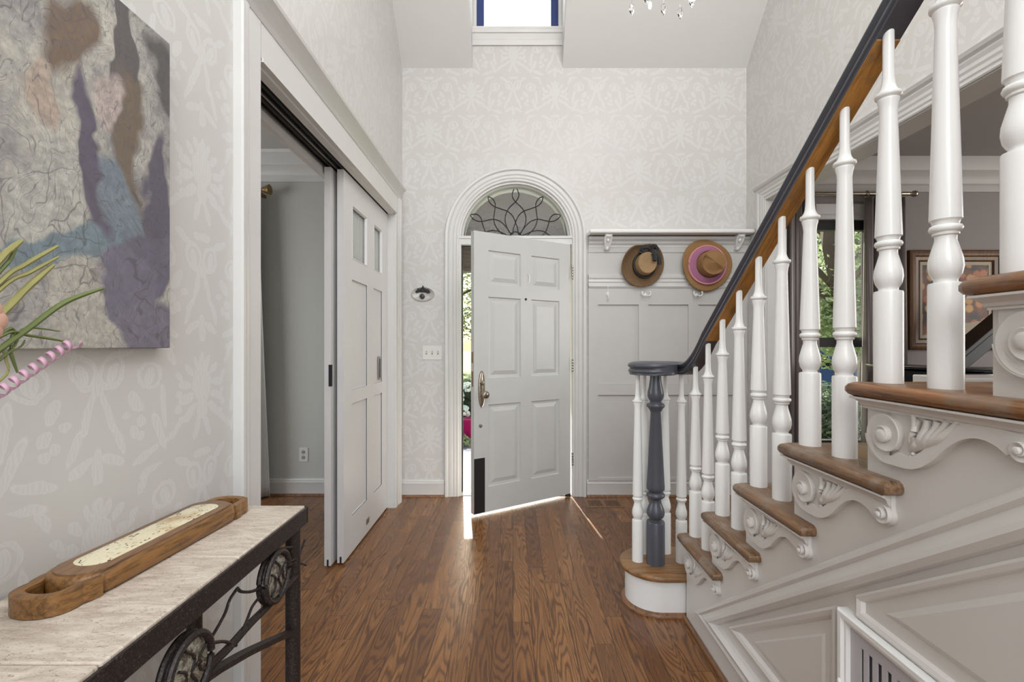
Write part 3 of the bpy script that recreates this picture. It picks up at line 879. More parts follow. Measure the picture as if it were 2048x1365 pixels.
def hat(px, py, rx, rz, crown, cmat, bmat, curl, tilt, crx, crz, cdx, cdz, dome):
    """brim disc in the wall plane, crown pointing into the room; returns root"""
    cx, cz = xb(px), zb(py); y0 = YB-.045
    root = thing('straw_hat', '', 'hat', (cx, y0, cz))
    seg = 64
    def brimpt(a, s):
        # s 0 at the crown seam, 1 at the rim
        ca, sa = math.cos(a), math.sin(a)
        R = 1+curl(a)[0]
        ix, iz = cdx+crx*ca, cdz+crz*sa
        ox, oz = rx*R*ca, rz*R*sa
        x = ix+(ox-ix)*s; z = iz+(oz-iz)*s
        dy = -(0.010*(1-s)+curl(a)[1]*s**2.2)
        return (x, dy, z)
    vs = []; fs = []; nr = 10
    for k in range(nr+1):
        for i in range(seg): vs.append(brimpt(2*PI*i/seg, k/nr))
    for k in range(nr):
        for i in range(seg):
            j = (i+1) % seg; fs.append((k*seg+i, k*seg+j, (k+1)*seg+j, (k+1)*seg+i))
    def place(o):
        o.location = (0, 0, 0); o.parent = root; o.matrix_parent_inverse = Matrix.Identity(4)
        return o
    b = place(MB().add(vs, fs).build('brim', bmat, recalc=False, ang=180)); s = b.modifiers.new('thickness', 'SOLIDIFY'); s.thickness = .004
    vs = []; fs = []
    nr = 14
    for k in range(nr+1):
        t = k/nr
        for i in range(seg):
            a = 2*PI*i/seg
            if t < .6: r = 1-.10*(t/.6); d = .010+crown*.92*(t/.6)
            else:
                q = (t-.6)/.4; r = .90*math.cos(q*PI/2)**.6 if q < 1 else 0.001
                d = .010+crown*(.92+.08*math.sin(q*PI/2))-dome(a, q)
            vs.append((cdx+crx*r*math.cos(a)+tilt[0]*t, -d, cdz+crz*r*math.sin(a)+tilt[1]*t))
    for k in range(nr):
        for i in range(seg):
            j = (i+1) % seg; fs.append((k*seg+i, k*seg+j, (k+1)*seg+j, (k+1)*seg+i))
    c = place(MB().add(vs, fs).build('crown', cmat, recalc=False, ang=180))
    return root, place
def curl1(a):
    d = math.degrees(a) % 360
    up = math.exp(-((d-140)/45.0)**2)*0.05+math.exp(-((d-60)/35.0)**2)*0.045
    return (-.10*math.exp(-((d-92)/22.0)**2)+.03*math.sin(2*a+.4), .012+up)
r1, place = hat(1281, 533, .170, .178, .105, STRAW1C, STRAW1, curl1, (.006, .008), .080, .092, .012, .0, lambda a, q: .018*q)
r1['label'] = 'dark brown straw hat with a black ribbon and bow, left of the two'; r1['group'] = 'hats on the coat shelf wall'
mb = MB()
pts = [(.012+.086*math.cos(a), -.024, .0+.099*math.sin(a)) for a in [2*PI*i/40 for i in range(40)]]
mb.sweep(pts, [(-.008, -.014), (.003, -.014), (.003, .014), (-.008, .014)], (0, 1, 0), True)
band = place(mb.build('ribbon_band', RIB))
mb = MB()
mb.ball((.050, -.075, .098), (.022, .014, .016))
for q in ([(.050, -.075, .098), (.02, -.085, .124), (-.030, -.07, .112), (.005, -.08, .092)], [(.050, -.075, .098), (.07, -.09, .135), (.09, -.08, .11), (.066, -.085, .09)],
          [(.050, -.09, .098), (.066, -.115, .055), (.062, -.13, .015)], [(.052, -.085, .100), (.095, -.10, .06), (.108, -.10, -.012)]):
    mb.sweep(smooth_path(q, 5), [(-.020, -.0015), (.020, -.0015), (.020, .0015), (-.020, .0015)], (0, 1, 0), vert=False)
    mb.tube(smooth_path(q, 5), .011, 8)
place(mb.build('bow', RIB))
def curl2(a):
    d = math.degrees(a) % 360
    return (.025*math.sin(3*a+1)-.02*math.sin(2*a), .014+.012*math.sin(2*a+1))
r2, place = hat(1407, 533, .198, .206, .115, STRAW2, STRAW2, curl2, (.012, .004), .100, .104, .014, .004, lambda a, q: .035*math.sin(q*PI)*(1 if math.sin(a+.6) < 0 else .25))
r2['label'] = 'tan felt hat with a wide pink band, right of the two'; r2['group'] = 'hats on the coat shelf wall'
def ringm(rx0, rz0, rx1, rz1, d0, d1, cx, cz, cx1, cz1):
    vs = []; fs = []
    for i in range(48):
        a = 2*PI*i/48
        for k in range(5):
            s = k/4
            vs.append((cx+(cx1-cx)*s+(rx0+(rx1-rx0)*s)*math.cos(a), -(d0+(d1-d0)*s+.006*math.sin(s*PI)), cz+(cz1-cz)*s+(rz0+(rz1-rz0)*s)*math.sin(a)))
    for i in range(48):
        j = (i+1) % 48
        for k in range(4): fs.append((i*5+k, j*5+k, j*5+k+1, i*5+k+1))
    return MB().add(vs, fs)
place(ringm(.148, .152, .102, .107, .020, .030, .002, .0, .014, .004).build('inner_band', PINK, recalc=False, ang=180))
place(MB().tube([(.004+.148*math.cos(a), -.022, .152*math.sin(a)) for a in [2*PI*i/48 for i in range(48)]], .007, 8, True).build('band_piping', PINK2))

# ---------------------------------------------------------------- switches, outlet, wall ornament, register
PL = plain('switch_plate', srgb(226, 226, 222), 0.3)
mb = MB()
t = thing('light_switch', 'white three-gang switch plate on the wall left of the front door', 'light switch', (xb(864.5), YB, zb(706)))
MB().plate(rect(xb(845), xb(884), zb(720), zb(692)), mXZ(YB), 0, .006).build('cover_plate', PL, t, bevel=.002)
for k, px in enumerate((853, 864.5, 876)):
    MB().plate(rect(xb(px)-.006, xb(px)+.006, zb(706)-.014, zb(706)+.014), mXZ(YB), .006, .0075).build('switch_slot', plain('slot_grey%d' % k, srgb(150, 148, 142), .4) if k == 0 else bpy.data.materials['slot_grey0'], t, smooth=False)
    MB().plate(rect(xb(px)-.003, xb(px)+.003, zb(706)-.002, zb(706)+.010), mXZ(YB), .0075, .016).build('toggle', PL, t, bevel=.001)
for dz in (.03, -.03):
    MB().ball((xb(864.5), YB-.006, zb(706)+dz), (.0025, .001, .0025)).build('screw', STEEL, t)
t = thing('power_outlet', 'white duplex power outlet low on the grey wall beyond the sliding doors', 'outlet', (0, 0, 0))
k = 3.85/940
ox, oz = (607.5-CX)*k, CZ+(CY0-910)*k
t.location = (ox, 3.85, oz)
MB().plate(rect(ox-.036, ox+.036, oz-.058, oz+.058), mXZ(3.85), 0, .006).build('cover_plate', PL, t, bevel=.002)
for dz in (.022, -.022):
    MB().plate([(ox+.016*math.cos(a)*1.0, oz+dz+.017*math.sin(a)) for a in [2*PI*i/16 for i in range(16)]], mXZ(3.85), .006, .0075).build('socket', plain('socket_grey', srgb(170, 170, 166), .4), t, smooth=False)
    MB().plate(rect(ox-.008, ox-.005, oz+dz-.004, oz+dz+.006), mXZ(3.85), .0075, .0085).plate(rect(ox+.005, ox+.008, oz+dz-.004, oz+dz+.006), mXZ(3.85), .0075, .0085).build('slot', MBLACK, t, smooth=False)
# oval ornament
t = thing('wall_ornament', 'small oval silver tray-like ornament with black ironwork and a knob, above the switch plate', 'wall ornament', (xb(846), YB, zb(588)))
c = (xb(846), zb(589))
mb = MB()
vs = []; fs = []
rr = [(1, 0), (1, .008), (.95, .013), (.88, .009), (.8, .004), (0.01, .004)]
for s_, d in rr:
    for i in range(48):
        a = 2*PI*i/48; vs.append((c[0]+.094*s_*math.cos(a), YB-d, c[1]+.058*s_*math.sin(a)))
for k_ in range(len(rr)-1):
    for i in range(48):
        j = (i+1) % 48; fs.append((k_*48+i, k_*48+j, (k_+1)*48+j, (k_+1)*48+i))
fs.append(tuple(range(48)))
MB().add(vs, fs).build('oval_plate', plain('brushed_silver', srgb(196, 194, 190), .4, metal=.15), t)
mb = MB()
mb.plate([(c[0]+x, c[1]+z) for x, z in [(-.062, .018), (-.05, .008), (-.02, .018), (0, .014), (.022, .014), (.044, .004), (.062, .014), (.058, .026), (.035, .036), (.012, .052), (.004, .068), (-.002, .072), (-.006, .054), (-.03, .04), (-.05, .03)]], mXZ(YB), .008, .016)
for i in range(9): mb.ball((c[0]-.05+i*.0125, YB-.016, c[1]+.02+.012*math.sin(i*1.9)+.016*math.cos((i-4)*.35)), .006)
mb.build('iron_leafwork', MBLACK, t, bevel=.002)
MB().lathe([(.016, 0), (.018, -.006), (.014, -.012), (.005, -.014)], (c[0]-.006, YB-.004, c[1]-.018), 18, 'y').build('knob', plain('dark_pewter', (.06, .055, .05), .35, metal=.6), t)
MB().tube([(c[0]-.006+.021*math.cos(a), YB-.008, c[1]-.018+.021*math.sin(a)) for a in [2*PI*i/20 for i in range(20)]], .003, 6, True).build('knob_ring', STEEL, t)
# floor register
t = thing('floor_register', 'brown slotted air register set in the floor below the panelled wall', 'floor vent', (.8, 3.7, 0))
rx0, rx1, ry0, ry1 = .56, .84, 3.545, 3.735
MB().plate(rect(rx0, rx1, ry0, ry1), mXY(0), .0, .003, holes=[rect(rx0+.02, rx0+.125, ry0+.03, ry1-.03), rect(rx0+.155, rx1-.02, ry0+.03, ry1-.03)]).build('frame', SHOEW, t, smooth=False)
MB().box(rx0+.015, rx1-.015, ry0+.02, ry1-.02, .0002, .0008).build('duct_shadow', MBLACK, t, smooth=False)
mb = MB()
for a0, a1 in ((rx0+.02, rx0+.125), (rx0+.155, rx1-.02)):
    for i in range(8):
        x = a0+(a1-a0)*(i+.5)/8; mb.box(x-.003, x+.003, ry0+.028, ry1-.028, .0009, .0028)
mb.build('louvers', SHOEW, t, smooth=False)

# ================================================================ staircase
RISE, RUN, XN, XS = .1913, .268, .736, .775
def nose(k): return 1.325+(5-k)*RUN      # Y of the nosing of tread k
def top(k): return RISE*k
stair = thing('staircase', 'white staircase with worn oak treads, scrolled brackets and slate grey handrail', 'staircase', (1.3, 2.4, 0))
XE = 1.80; NT_ = 11
# stringer / wall under the stairs
poly = [(2.09, 0.0)]
for k in range(1, NT_+1):
    yk = nose(k)-.03 if k > 1 else 2.12
    if k == 1: poly = [(nose(2)-.03, 0.0), (nose(2)-.03, top(2)-.03)]
    elif k > 2: poly += [(nose(k)-.03, top(k-1)-.03), (nose(k)-.03, top(k)-.03)]
poly += [(-.9, top(NT_)-.03), (-.9, 0)]
MB().plate([(a, b) for a, b in poly], mYZp(XS), .0, .04).build('stringer', PANELC, stair, smooth=False)
MB().plate([(a, b) for a, b in poly], mYZp(XE-.04), .0, .04).build('stringer', PANELC, stair, smooth=False)
# treads with rounded nosings
def tread_mesh(k):
    y1, y0 = nose(k), nose(k)-RUN-.04
    ye = nose(k)-.394
    z1, z0 = top(k), top(k)-.030
    mb = MB()
    # outline seen from above, the return nosing runs on past the next riser
    pl = [(XN, ye), (XN, y1-.02), (XN+.005, y1-.007), (XN+.02, y1), (XE, y1), (XE, y0), (XS+.0, y0), (XS+.0, ye)]
    edge = [(0.0, z0+.006), (0.004, z0), ]
    prof = [(.012, z0), (.004, z0+.004), (0, z0+.010), (0, z0+.019), (.004, z0+.026), (.012, z1)]
    n = len(pl); vs = []; fs = []
    cx, cy = (XN+XE)/2, (y0+y1)/2
    for o, z in prof:
        for i, (x, y) in enumerate(pl):
            a, b = pl[i-1], pl[(i+1) % n]
            # inset only on exposed edges
            dx = o if x < XS-.001 else 0
            dy = 0
            if y > y1-.021: dy = -o if y > y1-.008 else -o*.3
            if abs(y-ye) < 1e-6: dy = o
            vs.append((x+dx, y+dy, z))
    for q in range(len(prof)-1):
        for i in range(n):
            j = (i+1) % n; fs.append((q*n+i, q*n+j, (q+1)*n+j, (q+1)*n+i))
    from mathutils.geometry import tessellate_polygon as tp
    tt = tp([[Vector((vs[i][0], vs[i][1], 0)) for i in range(n)]])
    fs += [tuple(reversed(t_)) for t_ in tt]
    b0 = (len(prof)-1)*n
    tt = tp([[Vector((vs[b0+i][0], vs[b0+i][1], 0)) for i in range(n)]])
    fs += [tuple(b0+i for i in t_) for t_ in tt]
    return mb.add(vs, fs)
# bracket built for tread 5 in place, copied to the others
def bracket_mesh():
    k = 5; y1 = nose(k)-.043; zt = top(k)-.030
    def m(u, w, d): return (XS-d, y1-u, zt+w)
    base = MB()
    big = (.057, -.073); R = .055
    low = [(.075, -.124), (.103, -.128), (.13, -.121), (.16, -.101), (.188, -.072), (.212, -.053), (.235, -.043), (.258, -.042), (.278, -.049), (.291, -.058)]
    sm = (.313, -.046); r = .022
    outline = [(0.004, 0.0), (0.004, -.05)]+[(big[0]+R*math.cos(a), big[1]+R*math.sin(a)) for a in [math.radians(170+i*14) for i in range(8)]]
    outline += low+[(sm[0]+r*math.cos(a), sm[1]+r*math.sin(a)) for a in [math.radians(215+i*20) for i in range(10)]]+[(.33, -.024), (.33, 0)]
    low = [(a[0], a[1]) for a in smooth_path([(u_, w_, 0) for u_, w_ in low], 3)]
    outline = outline[:10]+low+outline[20:]
    base.plate(outline, m, 0, .009)
    # S band
    up = [(.108, -.104), (.125, -.098), (.145, -.082), (.168, -.058), (.19, -.038), (.215, -.024), (.24, -.018), (.27, -.018), (.295, -.020), (.313, -.023)]
    band = low[1:]+[(sm[0]-r*.8, sm[1]-.010), (sm[0], sm[1]), (sm[0]+r*.4, sm[1]+r*.6)]+list(reversed(up))
    up = [(a[0], a[1]) for a in smooth_path([(u_, w_, 0) for u_, w_ in up], 3)]
    band = low[3:]+[(sm[0]-r*.8, sm[1]-.010), (sm[0], sm[1]), (sm[0]+r*.4, sm[1]+r*.6)]+list(reversed(up))
    full = [(big[0]+(R+.0012)*math.cos(math.radians(a)), big[1]+(R+.0012)*math.sin(math.radians(a))) for a in range(185, 275, 10)]+band+[(big[0]+R*.72*math.cos(math.radians(a)), big[1]+R*.72*math.sin(math.radians(a))) for a in range(315, 180, -15)]
    base.plate(full, m, .008, .0165)
    # scrolls as stepped spirals
    def spiral(c, R0, a0, turns, h0, h1, end=0.30):
        n = int(turns*26); rows = []
        for i in range(n+1):
            t_ = i/26.0
            a = a0-2*PI*t_
            ro = R0*math.exp(-.55*t_**1.45)
            ri = R0*math.exp(-.55*(t_+1)**1.45)
            h = h0+(h1-h0)*t_/turns
            ca, sa = math.cos(a), math.sin(a)
            pts = [(ro, 0.004), (ro, h-.0012), (ro-.0012, h), ((ro*.6+ri*.4), h-.0012), (ri*1.02, h-.0045), (ri*.9, h-.0045)]
            rows.append([m(c[0]+p*ca, c[1]+p*sa, q) for p, q in pts])
        vs = [p for r_ in rows for p in r_]; fs = []
        w_ = 6
        for i in range(n):
            for k_ in range(w_-1): fs.append((i*w_+k_, i*w_+k_+1, (i+1)*w_+k_+1, (i+1)*w_+k_))
        b = MB().add(vs, fs)
        rr = R0*end
        b2 = MB(); seg = 18; prof = [(rr*1.02, 0), (rr*1.02, h1), (rr*.85, h1+.0012), (rr*.45, h1+.002), (.00005, h1+.0022)]
        vv = []; ff = []
        for i in range(seg):
            a = 2*PI*i/seg
            for p, q in prof: vv.append(m(c[0]+p*math.cos(a), c[1]+p*math.sin(a), q))
        for i in range(seg):
            j = (i+1) % seg
            for k_ in range(4): ff.append((i*5+k_, j*5+k_, j*5+k_+1, i*5+k_+1))
        b.add(vv, ff)
        return b
    base.join(spiral(big, R, math.radians(-80), 1.85, .0165, .028, .235))
    base.join(spiral(sm, r, math.radians(80), 1.6, .0168, .0255, .27))
    # carved leaves
    lv = MB()
    root = (.112, -.094)
    for (ex, ez, wd) in ((.118, -.022, .007), (.132, -.03, .006), (.150, -.026, .009), (.172, -.026, .009), (.190, -.022, .008), (.214, -.014, .007), (.150, -.055, .007), (.165, -.045, .006)):
        pts = []; sc = []
        for i in range(9):
            s = i/8
            bx = root[0]+(ex-root[0])*s+.010*math.sin(s*PI)*(1 if ez > -.03 else -.4)
            bz = root[1]+(ez-root[1])*s-.004*math.sin(s*PI)
            pts.append(m(bx, bz, .011+.003*math.sin(s*PI)+.001*math.sin(s*14))); sc.append(.25+.85*math.sin(min(1, s*1.15)*PI*.78))
        lv.tube(pts, wd, 8, scales=sc)
    for i, (a, b) in enumerate(((.108, -.115), (.116, -.108), (.121, -.100))): lv.ball(m(a-.002, b+.004, .012), .0045)
    # cove moulding under the nosing
    cv = MB()
    def mc(u, w, d): return (XS-d, y1-u, zt+w)
    prof = [(0, 0.0), (0, .034), (-.004, .034), (-.007, .026), (-.013, .020), (-.018, .0185), (-.020, .015), (-.024, .015), (-.024, 0)]
    a0, a1 = -.022, .338
    vs = [mc(a0+(0 if i == 0 else 0)+(.034-d)*.75, w_, d) for i, (w_, d) in enumerate(prof)]+[mc(a1-(.034-d)*.4, w_, d) for w_, d in prof]
    n = len(prof)
    cv.add(vs, [(i, (i+1) % n, n+(i+1) % n, n+i) for i in range(n)]+[tuple(range(n)), tuple(range(2*n-1, n-1, -1))])
    return base, lv, cv
bb, lv, cv = bracket_mesh()
br0 = bb.build('bracket', PANELC, stair, ang=30)
lf0 = lv.build('carved_leaves', PANELC, br0, ang=60)
lf0.matrix_parent_inverse = Matrix.Identity(4)
cv0 = cv.build('cove_moulding', PANELC, stair, ang=25)
for k in range(2, 9):
    if k == 5: continue
    off = Vector((0, nose(k)-nose(5), top(k)-top(5)))
    c = br0.copy(); COL.objects.link(c); c.location = br0.location+off
    d = lf0.copy(); COL.objects.link(d); d.parent = c; d.matrix_parent_inverse = Matrix.Identity(4)
    e = cv0.copy(); COL.objects.link(e); e.location = cv0.location+off
for k in range(2, NT_+1):
    tread_mesh(k).build('tread', TREADW if k < 6 else NOSEW, stair, ang=50)
    MB().box(XS+.003, XE-.002, nose(k)-.045, nose(k)-.032, top(k-1)-(.03 if k > 2 else 0), top(k)-.031).build('riser', WHITE, stair, smooth=False)
# starter step with bullnose end
bc = (.682, 2.262)
def bull(rad, n=24): return [(XE, bc[1]-rad)]+[(bc[0]-rad*math.sin(a), bc[1]-rad*math.cos(a)) for a in [PI*i/n for i in range(n+1)]]+[(XE, bc[1]+rad)]
def stack(f, levels):
    vs = []; fs = []; n = None
    for rad, z in levels:
        p = f(rad); n = len(p); vs += [(x, y, z) for x, y in p]
    for q in range(len(levels)-1):
        for i in range(n): j = (i+1) % n; fs.append((q*n+i, q*n+j, (q+1)*n+j, (q+1)*n+i))
    fs.append(tuple(reversed(range(n)))); fs.append(tuple((len(levels)-1)*n+i for i in range(n)))
    return MB().add(vs, fs)
z1 = top(1)
stack(bull, [(.150, z1-.028), (.162, z1-.026), (.166, z1-.018), (.166, z1-.010), (.162, z1-.003), (.154, z1)]).build('starter_tread', wood('starter_tread_oak', srgb(92, 62, 38), srgb(150, 112, 72), 'x', 0.33), stair, ang=50, label='half-round oak bottom tread')
stack(bull, [(.140, 0), (.140, z1-.027)]).build('curved_riser', GLOSSW, stair, ang=50)
stack(bull, [(.140, 0), (.158, 0.0005), (.158, .008), (.152, .016), (.142, .019)]).build('shoe_mould', SHOEW, stair, ang=50)
MB().plate([(2.10, 0), (-.9, 0)] and rect(-.9, 2.105, 0, .018), mYZn(XS), 0, .016).build('shoe_mould', SHOEW, stair, bevel=.004)

# panelling under the stair (face at X = XS looking towards -X)
mS = mYZn(XS)
RM = [(0, 0), (0, .008), (.006, .014), (.016, .016), (.024, .010), (.030, .012), (.046, .024), (.056, .026), (.060, .018), (.066, .012), (.07, 0)]
def zl(y, c): return .271+(1.76-y)*.714+c
# outer frame moulding: rising line and bottom rail line
A = (2.0-.01, .105); yb_end = -.8
pth = [(yb_end, .105), (1.985, .105), (yb_end, .105+(1.985-yb_end)*.714)]
MB().mould(pth, [(o, d) for o, d in RM], mS).build('panel_moulding', PANELC, stair, ang=20, label='raised moulding following the slope of the stairs')
# recessed-panel frames
BV = [(0, 0), (0, .010), (.005, .013), (.012, .010), (.020, -.0005), (.024, 0.0), (.07, .004), (.072, .004)]
p1 = [(1.114, .228), (1.667, .228), (1.114, .228+(1.667-1.114)*.693)]
MB().inset(p1, [(0, 0), (0, .012), (.006, .014), (.016, .010), (.024, .001), (.05, .001), (.056, .006), (.058, .006)], mS).build('triangle_panel', PANELC, stair, ang=15)
p2 = [(-.3, .625), (1.047, .625), (1.047, .672), (-.3, .672+(1.347)*.70)]
p3 = [(-.3, .672), (.975, .672), (-.3, .672+(1.275)*.70)]
MB().inset(p2, [(0, 0), (0, .012), (.005, .014), (.013, .010), (.016, .001), (.017, .001)], mS).inset(p3, [(0, .001), (.0, .002), (.012, .008), (.014, .008)], mS).build('upper_panel', PANELC, stair, ang=15)

# return-air grille let into the panelling
gr = thing('vent_grille', 'large white return-air grille with vertical louvers under the stairs', 'vent', (XS, .8, .3))
gy1, gy0, gz0, gz1 = 1.09, .30, .10, .622
GM = plain('grille_paint', srgb(196, 194, 200), .4)
MB().mould([(gy0, gz0), (gy1, gz0), (gy1, gz1), (gy0, gz1)], [(0, .0), (0, .022), (.004, .026), (.014, .026), (.018, .020), (.024, .020), (.026, .012), (.026, 0)], mS, True).build('frame', GLOSSW, gr, ang=25)
hy0, hy1, hz0, hz1 = gy0+.07, gy1-.058, gz0+.06, gz1-.058
MB().plate(rect(gy0+.02, gy1-.02, gz0+.02, gz1-.02), mS, .008, .011, holes=[rect(hy0, hy1, hz0, hz1)]).build('face_plate', GM, gr, smooth=False)
MB().plate(rect(hy0-.01, hy1+.01, hz0-.01, hz1+.01), mS, .0005, .0015).build('duct_backing', plain('duct_dark', srgb(120, 118, 122), .6), gr, smooth=False)
mb = MB(); nb = 26
for i in range(nb):
    y = hy0+(hy1-hy0)*(i+.5)/nb
    mb.plate(rect(y-.0075, y+.0062, hz0-.001, hz1+.001), mS, .0075, .0105)
mb.build('louvers', GM, gr, smooth=False)
MB().ball((XS-.027, gy1-.012, gz1-.165), (.004, .006, .009)).build('latch', GLOSSW, gr)

# ---------------------------------------------------------------- balusters
def baluster_prof(h):
    """h = height of the top; the lower turnings are the same on every one, the long taper absorbs the difference"""
    u = h-.139      # height of the upper ring
    P = [(.0265, 0), (.0265, .193), (.0255, .197), (.018, .199), (.0175, .203), (.0195, .206), (.024, .214), (.0265, .228), (.0255, .242), (.021, .26), (.0165, .277), (.0165, .285),
         (.020, .287), (.0205, .290), (.0190, .2915), (.0235, .294), (.0255, .299), (.0235, .304), (.0195, .306), (.0205, .310), (.0215, .313), (.0245, .3155), (.0243, .324)]
    P += [(.0158, u-.036), (.0172, u-.022), (.0198, u-.012), (.0200, u-.009), (.0188, u-.0075), (.0240, u-.004), (.0250, u), (.0238, u+.004), (.0182, u+.006), (.0178, u+.009), (.0150, u+.014), (.0128, u+.022), (.0114, u+.036), (.0107, u+.055), (.0105, u+.08), (.0105, h)]
    return P
XB = .81
def under(y):      # underside of the rail
    return 1.703+(1.282-y)*.714
bal_y = []
for k in range(2, 10):
    for o in (.043, .177):
        bal_y.append((nose(k)-o, k))
for y, k in bal_y:
    b = top(k); h = under(y)-b+.012
    if y > 2.06: h = 1.150-b
    MB().lathe(baluster_prof(h), (XB, y, b), 24).build('baluster', GLOSSW, stair, ang=50)
for x, y in ((.600, 2.262), (.655, 2.348), (.762, 2.350), (.806, 2.250)):
    h = 1.092-top(1)+.006
    MB().lathe(baluster_prof(h), (x, y, top(1)), 24).build('baluster', GLOSSW, stair, ang=50)
# newel
NP = [(.042, 0), (.042, .208), (.040, .213), (.026, .216), (.0255, .224), (.028, .228), (.037, .238), (.0415, .252), (.0405, .268), (.034, .288), (.027, .306), (.0245, .322),
      (.0255, .326), (.034, .331), (.0425, .340), (.0425, .350), (.037, .358), (.030, .361), (.031, .366), (.037, .370), (.0415, .376), (.0418, .392), (.040, .42),
      (.0235, .762), (.0265, .772), (.032, .780), (.0330, .784), (.040, .790), (.043, .798), (.040, .806), (.030, .812), (.026, .816), (.027, .822), (.034, .832), (.0385, .848), (.0370, .868), (.031, .896), (.026, .93), (.026, .955)]
MB().lathe([(r, h*.94) for r, h in NP], (.678, 2.235, top(1)), 32).build('newel_post', GREY, stair, ang=50)

# ---------------------------------------------------------------- handrail with volute
HP = [(-.0275, .004), (-.0275, .016), (-.0325, .020), (-.0335, .028), (-.0300, .036), (-.0255, .040), (-.0265, .044), (-.0335, .050), (-.0365, .058), (-.034, .067), (-.026, .074), (-.012, .079), (0, .080)]
HP = [(a*.95, .004+(b-.004)*.80) for a, b in HP]
HP = HP+[(-a, b) for a, b in reversed(HP[:-1])]
HP = [(a+.005, b) for a, b in HP]
path = []
ZV = 1.084
for i in range(40):
    y = -1.1+i*(1.95+1.1)/39
    path.append((XB, y, under(y)))
ya, yb = 1.95, 2.235
for i in range(1, 17):
    s = i/16; y = ya+(yb-ya)*s
    # ease from slope -.714 to 0
    z = under(ya)*(2*s**3-3*s**2+1)+(s**3-2*s**2+s)*(yb-ya)*-.714*1.35+(-2*s**3+3*s**2)*ZV
    path.append((XB, y, z))
vc = (.678, 2.235)
for i in range(1, 61):
    a = i/60*2*PI*1.05
    r = .132-.047*min(1, a/PI)-.042*max(0, (a-PI)/PI)
    path.append((vc[0]+r*math.cos(a), vc[1]+r*math.sin(a), ZV))
rail = MB().sweep(path, HP, (0, 0, 1), vert=True)
rail.lathe([(.09, .008), (.10, .012), (.10, .058), (.09, .065), (.05, .069), (.001, .071)], (vc[0], vc[1], ZV-.004), 32)
hr = rail.build('handrail', GREY, stair, ang=50)
pb = [(XB, -.2+i*(2.06+.2)/50) for i in range(51)]
pth = [(x, y, under(y)+.0) for x, y in pb if y < 1.96 and y > .98]
MB().sweep(pth, [(-.0205, .001), (.0310, .001), (.0310, .006), (-.0205, .006)], (0, 0, 1), vert=True).build('bare_underside', RAILW, hr, smooth=False, label='stripped bare wood underside of the rail')

# ================================================================ console table
TZ = .785; TX0, TX1 = -.893, -.572
def trav():
    t = NT('travertine')
    p, x, y, z = t.pos()
    f = t.noise(t.vec(t.M('MULTIPLY', x, 14.0), t.M('MULTIPLY', y, 60.0), z), 1.0, 6, 0.7, .6)
    c = t.ramp(f, [(0.35, srgb(186, 172, 156)), (0.55, srgb(212, 201, 187)), (0.7, srgb(222, 214, 203))])
    v = t.noise(t.vec(t.M('MULTIPLY', x, 90.0), t.M('MULTIPLY', y, 190.0), 4.0), 1.0, 4, 0.7, 1.6)
    pit = t.ramp(v, [(0.36, 1.0), (0.43, 0.0)])
    c = t.mix(t.M('MULTIPLY', pit, 0.65), c, srgb(136, 114, 96))
    t.set(col=c, rough=0.38)
    t.bump(t.M('SUBTRACT', 1.0, pit), 0.4, 0.002)
    return t.m
TRAV = trav()
tb_ = thing('console_table', 'narrow wall console with travertine tile top and speckled dark iron frame', 'table', ((TX0+TX1)/2, .6, 0))
ys = [1.303, .985, .6555, .326, -.003]
for a, b in zip(ys, ys[1:]):
    MB().box(TX0, TX1-.004, b+.0015, a-.0015, TZ-.012, TZ).build('stone_tile', TRAV, tb_, bevel=.003)
mb = MB()
mb.box(TX1-.008, TX1, ys[-1]-.008, 1.313, TZ-.052, TZ-.006)
mb.box(TX0, TX1, 1.305, 1.313, TZ-.052, TZ-.006); mb.box(TX0, TX1, ys[-1]-.008, ys[-1], TZ-.052, TZ-.006); mb.box(TX0, TX0+.008, ys[-1], 1.31, TZ-.052, TZ-.006)
mb.box(TX0, TX1-.006, ys[-1], 1.31, TZ-.020, TZ-.0125)
mb.build('apron', IRON, tb_, bevel=.002)
LX = TX1-.026
for x, y in ((LX, 1.277), (TX0+.022, 1.285), (LX, .03), (TX0+.022, .03)):
    MB().lathe([(.019, 0), (.019, TZ-.02)], (x, y, 0), 14).build('leg', IRON, tb_)
def fp(px, py, X=LX+.004, off=0):
    Y = -X*F/(CX-px)
    return (X+off, Y, CZ-(py-CY0)*Y/F)
def bar(name, pts, r, mat=IRON, seg=8, off=0, flat=False):
    P = smooth_path([fp(a, b, off=off) for a, b in pts], 6)
    b = MB()
    if flat: b.sweep(P, [(-r*.5, -r), (r*.5, -r), (r*.5, r), (-r*.5, r)], (1, 0, 0))
    else: b.tube(P, r, seg)
    return b.build(name, mat, tb_)
bar('arched_bar', [(590, 1263), (560, 1275), (500, 1303), (460, 1325), (423, 1347), (385, 1377), (330, 1440), (220, 1600)], .0115, flat=True)
bar('arched_bar', [(590, 1150), (560, 1182), (533, 1210), (493, 1250), (450, 1298), (400, 1345), (365, 1385), (300, 1450)], .0085, off=.006)
for c in ([(467, 1177), (475, 1184), (495, 1184), (517, 1176)], [(467, 1178), (452, 1200), (440, 1232), (410, 1283), (392, 1300)], [(512, 1195), (497, 1215), (487, 1240), (477, 1263)],
          [(405, 1296), (415, 1288), (440, 1284), (465, 1292)], [(568, 1125), (585, 1118), (597, 1100), (604, 1080)], [(566, 1134), (580, 1128), (595, 1127), (606, 1131)], [(533, 1108), (550, 1099), (577, 1095)]):
    bar('vine_scroll', c, .0034, off=.008, seg=6)
